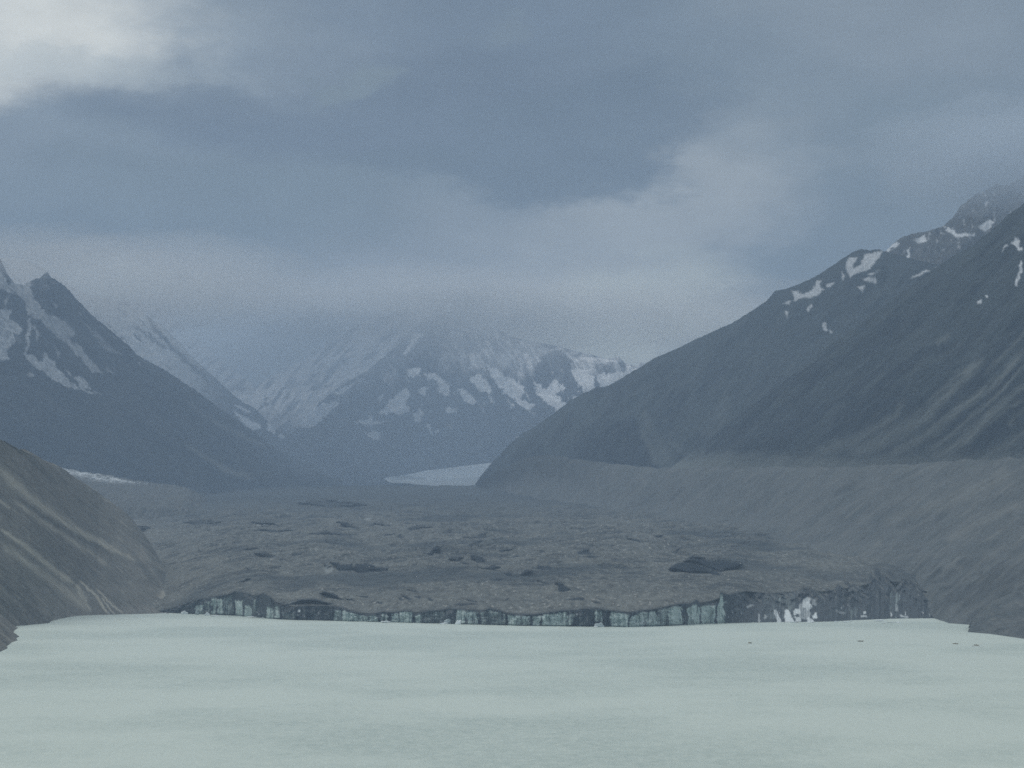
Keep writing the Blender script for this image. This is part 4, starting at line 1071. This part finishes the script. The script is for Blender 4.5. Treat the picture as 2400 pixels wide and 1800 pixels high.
# --- thin white ice bands, far left
rows = [[(100, 1080, 7100), (136, 1094, 7200), (170, 1101, 7250), (230, 1111, 7300), (300, 1124, 7400), (360, 1133, 7500), (430, 1141, 7500), (520, 1150, 7500)],
        [(100, 1120, 6500), (170, 1132, 6600), (250, 1145, 6700), (350, 1155, 6800), (430, 1160, 6900), (520, 1164, 7000)],
        [(100, 1190, 5600), (170, 1195, 5700), (250, 1200, 5800), (350, 1202, 5900), (430, 1203, 6000), (520, 1204, 6100)]]
PX, PYy, YY = loft(rows, 520, 200)
V = at(PX, PYy, YY)
sr = ridged(PX / 16 + PYy / 4, PYy / 1.6, 4, 651)
V[..., 2] += 4 * sr * sst(1096, 1120, PYy) + 6 * fbm(PX / 20, PYy / 8, 3, 652)
PX, PYy = proj(V)
cl = np.interp(PX, [136, 200, 260, 316, 420], [1100, 1112, 1123, 1131, 1138])
th_ = np.interp(PX, [130, 165, 220, 270, 300, 420], [2, 6, 9, 6, 2.5, 2])
wht = .95 * sst(.42, .66, sr + .22 * fbm(PX / 14, PYy / 3, 3, 653) - .3 * sst(250, 400, PX)) * np.exp(-((PYy - cl) / th_) ** 2) * sst(430, 330, PX) * sst(130, 138, PX)
V[..., 2] -= 60 * (np.linspace(0, 1, 200)[:, None] > .86) * (np.linspace(0, 1, 200)[:, None] - .86) / .14 + 60 * sst(.78, 1, np.linspace(0, 1, 520))[None]
V, A = with_back(V, dict(pale=np.clip(wht * 2.2, 0, 1), ice=wht, scar_shade=0 * wht, talus=0 * wht, darker=.5 + 0 * wht), 200, 80)
mi2 = terrain_mat("broken_ice", (.085, .092, .090), (.115, .120, .116), (('ice', (.74, .80, .84)),), s1=1 / 60, s2=1 / 10, bump=2, bscale=1 / 12)
link(mesh_np("icefall", V, gridfaces(*V.shape[:2]), mi2, A), label="thin band of broken white ice behind the left moraine", cat="icefall")

# ================================================================ THINGS
import bmesh


def rock_mesh(name, mat, seed, sub=3, sx=1, sy=1, sz=1, rough=.3, flat=False, peaks=()):
    """an irregular block, sitting at z = 0"""
    bm = bmesh.new()
    bmesh.ops.create_icosphere(bm, subdivisions=sub, radius=1)
    rnd = random.Random(seed)
    pl = [(Vector((rnd.gauss(0, 1), rnd.gauss(0, 1), rnd.gauss(0, .7))).normalized(), rnd.uniform(.55, .95)) for _ in range(9)]
    co = np.array([v.co[:] for v in bm.verts])
    nz = fbm(co[:, 0] * 1.7 + seed, co[:, 1] * 1.7 + co[:, 2] * 2.1, 3, seed)
    for i, v in enumerate(bm.verts):
        d = v.co.normalized(); r = 1 + rough * nz[i]
        for (pn, pd) in pl:                       # cleave with planes for sharp facets
            k = d.dot(pn)
            if k > 1e-3: r = min(r, pd / k)
        c = d * r
        x, y, z = c.x * sx, c.y * sy, (c.z * .5 + .38) * sz
        for (qx, qw, qh) in peaks:
            z += qh * math.exp(-((x - qx) / qw) ** 2) * max(0, c.z + .2)
        v.co = (x, y, z)
    me = bpy.data.meshes.new(name)
    bm.to_mesh(me); bm.free()
    me.materials.append(mat)
    for p in me.polygons: p.use_smooth = not flat and False
    return me


m, n, l, b = mat_new("iceberg_ice", .5)
f1, r1 = noise(n, l, .35, 5, .6)
l.new(mixc(n, l, f1, (.70, .78, .80), (.84, .88, .90)), b.inputs['Base Color'])
bn = n.new("ShaderNodeBump"); bn.inputs['Distance'].default_value = .4; l.new(r1, bn.inputs['Height']); l.new(bn.outputs[0], b.inputs['Normal'])
BERG = m
m, n, l, b = mat_new("dirty_berg_ice", .6)
f1, r1 = noise(n, l, .4, 5, .6)
l.new(mixc(n, l, f1, (.26, .33, .34), (.46, .52, .54)), b.inputs['Base Color'])
bn = n.new("ShaderNodeBump"); bn.inputs['Distance'].default_value = .4; l.new(r1, bn.inputs['Height']); l.new(bn.outputs[0], b.inputs['Normal'])
DBERG = m


def berg(px, py, w, h, label, mat=None, seed=0, peaks=(), cat="ice floe", name="ice_floe", gr="ice floes below the cliff"):
    Y = float(ywater(px, py)); s = Y / F
    W_, H_ = w * s / 2, h * s
    me = rock_mesh(name, mat or BERG, seed, 3, W_, W_ * .7, H_, .35, peaks=[(q * W_, .25 * W_, k * H_) for q, k in peaks])
    o = bpy.data.objects.new(name, me)
    P = at(px, py, Y)
    o.location = (P[0], P[1] - W_ * .2, -.12 * H_)
    link(o, label=label, cat=cat, group=gr)


berg(432, 1439.5, 17, 8, "white rounded ice floe at the left foot of the ice cliff", seed=1, peaks=((0.1, .3),))
berg(462, 1441, 12, 9, "thin greyish ice wedge leaning beside the left white floe", DBERG, 2, ((-.4, .6),))
berg(486, 1442.5, 14, 7, "peaked white ice floe with a flat tail below the cliff", seed=3, peaks=((-.1, .5),))
berg(504, 1443.5, 24, 2.6, "flat white ice strip trailing right of the peaked floe", seed=4)
berg(590, 1446.5, 26, 3.2, "low flat white floe under the dark rounded cliff bay", seed=5)
berg(603, 1447, 9, 5.5, "small pointed white floe at the end of the low flat floe", seed=6, peaks=((0, .4),))
berg(624, 1448.5, 24, 4, "long grey ice log lying against the dark cliff bay", DBERG, 7)
berg(896, 1458, 8, 4, "small white lump left of the arched floe", seed=29)
berg(907, 1459, 24, 4.5, "white arched ice floe in front of the cliff crack", seed=8, peaks=((0, .35),))
berg(1040, 1462.5, 24, 5, "low white ice rubble spreading from a grey heap", seed=9, peaks=((-.6, .2),))
berg(1052, 1462, 24, 15, "grey broken ice heap fallen against the middle of the cliff", DBERG, 10, ((0.2, .35),))
berg(1075, 1463.5, 20, 11, "chunky bright white iceberg at the middle of the cliff", seed=11, peaks=((-.3, .2), (.5, .25)), name="iceberg", cat="iceberg")
berg(1403, 1469.5, 30, 11, "large greyish white iceberg leaning against a dark cliff recess", DBERG, 12, ((.5, .5),), name="iceberg", cat="iceberg")
berg(1396, 1470, 14, 4, "small white block at the foot of the leaning grey iceberg", seed=13)
berg(1504, 1471, 9, 2.5, "tiny white floe under the blue green part of the cliff", seed=14)
berg(1862, 1459, 24, 3, "flat white ice strip below the white broken cliff blocks", seed=15)
berg(1900, 1459, 16, 3.4, "flat white floe just right of the white cliff blocks", seed=16)
berg(1960, 1458, 10, 3.2, "small white floe alone under the dark dirty slope", seed=17)
berg(1982, 1458, 21, 3.2, "long thin white floe under the dark dirty slope", seed=18)
berg(1996, 1455.5, 6, 3, "tiny white lump at the right end of the long thin floe", seed=19)
berg(2062, 1455.5, 24, 4, "wide white floe drifting off the right end of the cliff", seed=20, peaks=((.3, .2),))
berg(2070, 1460.5, 13, 2.4, "thin white floe in front of the wide drifting floe", seed=21)
berg(2087, 1459.5, 18, 1.8, "low grey ice sheet between two white floes", DBERG, 22)
berg(2104, 1459.5, 15, 3, "white floe farthest out at the right end of the cliff", seed=23)
berg(2097, 1449.5, 14, 5, "grey white ice lump at the waterline of the dark right slope", DBERG, 24)
berg(2118, 1449, 12, 5, "pale ice lump right of the grey white one on the waterline", DBERG, 25)

# --- rigid inflatable boats
m, n, l, b = mat_new("ochre_boat_fabric", .55)
f1, _ = noise(n, l, 1.2, 3)
l.new(mixc(n, l, f1, (.16, .105, .03), (.21, .14, .045)), b.inputs['Base Color']); TUBE = m
m, n, l, b = mat_new("boat_deck", .7)
f1, _ = noise(n, l, 3, 3)
l.new(mixc(n, l, f1, (.06, .06, .055), (.10, .10, .09)), b.inputs['Base Color']); DECK = m
m, n, l, b = mat_new("engine_black", .4)
f1, _ = noise(n, l, 5, 3)
l.new(mixc(n, l, f1, (.02, .02, .022), (.035, .035, .035)), b.inputs['Base Color']); ENG = m


def bmobj(name, bm, mat, parent=None):
    me = bpy.data.meshes.new(name); bm.to_mesh(me); bm.free(); me.materials.append(mat)
    for p in me.polygons: p.use_smooth = True
    o = bpy.data.objects.new(name, me); COL.objects.link(o)
    if parent: o.parent = parent
    return o


def tube(pts, rad, seg=14):
    bm = bmesh.new(); rings = []
    for i, p in enumerate(pts):
        p = Vector(p)
        d = (Vector(pts[min(i + 1, len(pts) - 1)]) - Vector(pts[max(i - 1, 0)])).normalized()
        s = d.cross(Vector((0, 0, 1))).normalized(); u = s.cross(d)
        r = rad[i] if isinstance(rad, list) else rad
        rings.append([bm.verts.new(p + (s * math.cos(a) + u * math.sin(a)) * r) for a in [2 * math.pi * k / seg for k in range(seg)]])
    for a, c in zip(rings, rings[1:]):
        for k in range(seg): bm.faces.new((a[k], a[(k + 1) % seg], c[(k + 1) % seg], c[k]))
    bm.faces.new(rings[0]); bm.faces.new(rings[-1][::-1])
    return bm


def block(bm, c, s, bev=.03):
    r = bmesh.ops.create_cube(bm, size=1)
    for v in r['verts']: v.co = Vector((v.co.x * s[0] + c[0], v.co.y * s[1] + c[1], v.co.z * s[2] + c[2]))
    es = {e for v in r['verts'] for e in v.link_edges}
    bmesh.ops.bevel(bm, geom=list(es), offset=bev, segments=2, affect='EDGES')


def make_boat(label, scale):
    root = bpy.data.objects.new("inflatable_boat", None); root.empty_display_size = 1
    link(root, label=label, cat="boat", group="ochre boats on the lake")
    L, Wd = 3.1, 1.05
    side = [(-L, Wd, .42), (-L * .3, Wd, .42), (L * .35, Wd * .98, .45), (L * .7, Wd * .75, .55), (L * .9, Wd * .4, .66), (L * .97, 0, .7)]
    pts = side + [(x, -y, z) for x, y, z in side[-2::-1]]
    rad = [.20] + [.29] * (len(pts) - 2) + [.20]
    bmobj("hull_tube", tube(pts, rad), TUBE, root)
    bm = bmesh.new()
    out = [(-L * .93, Wd), (L * .35, Wd), (L * .7, Wd * .7), (L * .93, 0), (L * .7, -Wd * .7), (L * .35, -Wd), (-L * .93, -Wd)]
    top = [bm.verts.new((x, y, .28)) for x, y in out]
    keel = [bm.verts.new((x * .94, y * .25, -.25 + (.3 if x > L * .6 else 0))) for x, y in out]
    bm.faces.new(top)
    bm.faces.new(keel[::-1])
    for i in range(len(out)):
        j = (i + 1) % len(out); bm.faces.new((top[i], keel[i], keel[j], top[j]))
    bmobj("hull", bm, DECK, root)
    bm = bmesh.new(); block(bm, (-.6, 0, .75), (.6, .7, .95), .06)
    con = bmobj("console", bm, DECK, root)
    bm = bmesh.new(); block(bm, (-.32, 0, 1.34), (.04, .6, .3), .01)
    bmobj("windscreen", bm, ENG, con)
    for x in (.5, 1.3):
        bm = bmesh.new(); block(bm, (x, 0, .52), (.34, 1.4, .3), .05); bmobj("seat", bm, DECK, root)
    bm = bmesh.new(); block(bm, (-L - .05, 0, .95), (.5, .42, .5), .1); block(bm, (-L - .05, 0, .35), (.2, .18, .9), .04)
    bmobj("outboard_motor", bm, ENG, root)
    root.scale = (scale,) * 3
    return root


def place_boat(px, py, heading, label, scale=1.0):
    Y = float(ywater(px, py)); P = at(px, py, Y)
    o = make_boat(label, scale)
    o.location = (P[0], P[1], 0.02); o.rotation_euler = (0, 0, math.radians(heading))


place_boat(1757.5, 1507.5, 118, "ochre boat seen nearly end on, alone left of the others on the lake", .85)
place_boat(2017, 1503.5, 3, "ochre boat seen broadside, below the right end of the ice cliff", 1.0)
place_boat(2240, 1509.5, -42, "ochre boat turned half away, second from the right", .95)
place_boat(2289, 1513, -58, "ochre boat with white foam around it, closest to the right edge", .95)
# foam round the rightmost boat
Yf = float(ywater(2290, 1515)); Pf = at(2290, 1515, Yf)
th = np.linspace(0, 2 * np.pi, 60, endpoint=False)
bm = bmesh.new()
for rk in range(26):
    rr0 = random.Random(rk)
    a = rr0.uniform(0, 2 * math.pi); d = rr0.uniform(.9, 1.0)
    r = bmesh.ops.create_icosphere(bm, subdivisions=1, radius=1)
    cx, cy = math.cos(a) * 5 * d, math.sin(a) * 11 * d
    s0 = rr0.uniform(.5, 1.3)
    for v in r['verts']: v.co = Vector((v.co.x * s0 + cx, v.co.y * s0 * 1.6 + cy, v.co.z * .12 + .05))
m, n, l, b = mat_new("foam", .8)
f1, _ = noise(n, l, 1.2, 3); l.new(mixc(n, l, f1, (.62, .68, .66), (.75, .8, .78)), b.inputs['Base Color'])
o = bmobj("foam", bm, m); o.location = (Pf[0], Pf[1], .02)
o['label'] = "ring of pale foam on the water around the rightmost boat"; o['category'] = "foam"; o['kind'] = 'stuff'

# --- boulders lying on the glacier
m, n, l, b = mat_new("pale_boulder", .9)
f1, _ = noise(n, l, .6, 4); l.new(mixc(n, l, f1, (.30, .30, .28), (.44, .43, .40)), b.inputs['Base Color']); BLD = m
bmeshes = [rock_mesh("boulder", BLD, 900 + i, 2, 1, .9, 1.1, .35) for i in range(5)]
rnd = random.Random(5)
big = [(530, 1284), (1158, 1283), (1020, 1253), (1207, 1391), (1230, 1407), (1400, 1399), (1708, 1362), (1727, 1385), (940, 1369), (1138, 1381), (1450, 1422), (1413, 1423), (1004, 1230), (862, 1212)]
spots = list(big)
while len(spots) < 48:
    x, y = rnd.uniform(420, 1900), rnd.uniform(1200, 1415)
    if y < np.interp(x, cu, tpy) - 8: spots.append((x, y))
for i, (x, y) in enumerate(spots):
    iu = int(np.argmin(np.abs(gx - x))); iv = int(np.argmin(np.abs(GY[:, iu] - y)))
    p = PG[iv, iu]
    o = bpy.data.objects.new("boulder", bmeshes[i % 5])
    s0 = rnd.uniform(1.6, 2.6) * (1.25 if i < len(big) else .8) * (p[1] / 3000) ** .5
    o.location = (p[0], p[1], p[2] - .15 * s0); o.scale = (s0, s0, s0 * rnd.uniform(.8, 1.1)); o.rotation_euler = (0, 0, rnd.uniform(0, 6.28))
    link(o, label="pale boulder lying on the grey debris of the glacier", cat="boulder", group="pale boulders on the glacier")

# --- loose rubble: beyond counting
rng = np.random.default_rng(3)
NR = 9000
iu = rng.integers(0, NG, NR); iv = (rng.random(NR) ** 1.6 * (MG - 60)).astype(int) + 2
P = PG[iv, iu]
base = np.array([(1, 0, 0), (-.5, .87, 0), (-.5, -.87, 0), (0, 0, 1)], float)
sz = rng.uniform(.5, 1.5, NR) * (P[:, 1] / 3000)
ang = rng.uniform(0, 6.28, NR)
ca, sa = np.cos(ang), np.sin(ang)
bv = base[None] * sz[:, None, None] * rng.uniform(.6, 1.3, (NR, 4, 1))
Vr = np.stack([bv[..., 0] * ca[:, None] - bv[..., 1] * sa[:, None], bv[..., 0] * sa[:, None] + bv[..., 1] * ca[:, None], bv[..., 2]], -1) + P[:, None] - [0, 0, .2]
ft = np.array([(0, 1, 3), (1, 2, 3), (2, 0, 3), (0, 2, 1)])
Fr = (np.arange(NR)[:, None, None] * 4 + ft[None]).reshape(-1, 3)
m, n, l, b = mat_new("rubble", .95)
f1, _ = noise(n, l, 1 / 30, 4, .6, lo=.3, hi=.7); l.new(mixc(n, l, f1, (.09, .09, .085), (.24, .235, .215)), b.inputs['Base Color'])
link(mesh_np("rubble", Vr, Fr, m, smooth=False), label="loose stones scattered over the debris covered glacier", cat="rubble", kind='stuff')

# ================================================================ HAZE
def volume_mat(name, color, dens, aniso=0.0):
    m = bpy.data.materials.new(name); m.use_nodes = True
    n, l = m.node_tree.nodes, m.node_tree.links
    n.clear()
    o = n.new("ShaderNodeOutputMaterial"); v = n.new("ShaderNodeVolumePrincipled")
    v.inputs['Color'].default_value = tuple(color) + (1,)
    v.inputs['Density'].default_value = dens
    v.inputs['Anisotropy'].default_value = aniso
    l.new(v.outputs[0], o.inputs['Volume'])
    return m


bm = bmesh.new(); bmesh.ops.create_cube(bm, size=1)
hz = bmobj("haze", bm, volume_mat("haze", (.545, .71, .95), 0.000068))
for p in hz.data.polygons: p.use_smooth = False
x0, x1, y0, y1, z0_, z1 = -9500, 9500, -400, 16500, -25, 2450
hz.location = ((x0 + x1) / 2, (y0 + y1) / 2, (z0_ + z1) / 2); hz.scale = (x1 - x0, y1 - y0, z1 - z0_)
hz['kind'] = 'stuff'; hz['label'] = "thin blue haze filling the whole valley"; hz['category'] = "haze"


# ================================================================ CLOUD AND MIST on the peaks
def cloud(px, py, Y, rx, ry, rz, tau, label, seed, shells=4, lump=.22, color=(1.0, 1.0, 1.0)):
    """soft cloud: nested lumpy shells of thin fog; tau = optical depth straight through the middle"""
    c = at(px, py, Y)
    root = bpy.data.objects.new("cloud", None); root.location = tuple(c); root.empty_display_size = 100
    link(root, label=label, cat="cloud", kind='stuff')
    wsum = sum(1 - .75 * k / shells for k in range(shells))
    dens = tau / (2 * ry * wsum)
    mv = volume_mat("cloud_mist", color, dens)
    for k in range(shells):
        bm = bmesh.new(); bmesh.ops.create_icosphere(bm, subdivisions=5, radius=1)
        f = 1 - .75 * k / shells
        co = np.array([v.co[:] for v in bm.verts])
        a1 = fbm(co[:, 0] * 1.6 + seed, co[:, 2] * 2.2 + co[:, 1], 4, seed * 7 + k) * lump * 1.6
        a2 = fbm(co[:, 0] * 5 + seed, co[:, 2] * 4 + co[:, 1] * 2, 4, seed * 7 + 3 + k) * lump * .7
        for v, q in zip(bm.verts, 1 + a1 + a2):
            v.co = Vector((v.co.x * rx, v.co.y * ry, v.co.z * rz)) * (f * q)
        bmobj("mist_layer", bm, mv, root)


cloud(1330, 740, 11300, 1600, 700, 280, 1.6, "pale cloud hiding the top of the pyramid mountain", 1, lump=.45)
cloud(980, 715, 11200, 900, 600, 250, 1.1, "thin cloud on the summit of the pyramid mountain", 2)
cloud(620, 790, 11700, 900, 700, 420, 1.8, "grey cloud filling the gap between the left ridge and the pyramid mountain", 3, color=(.82, .89, .97))
cloud(340, 665, 9700, 1000, 500, 250, 1.7, "pale cloud over the snowy ridge on the left", 4)
cloud(60, 590, 8000, 500, 300, 110, .8, "thin cloud brushing the pointed left summit", 5)
cloud(2400, 370, 7000, 620, 350, 220, 2.0, "grey cloud over the upper right summit", 6, color=(.82, .89, .97))
cloud(700, 1000, 10300, 2700, 1300, 850, .55, "blue mist filling the valley head in front of the pyramid mountain", 7, color=(.66, .78, .92))
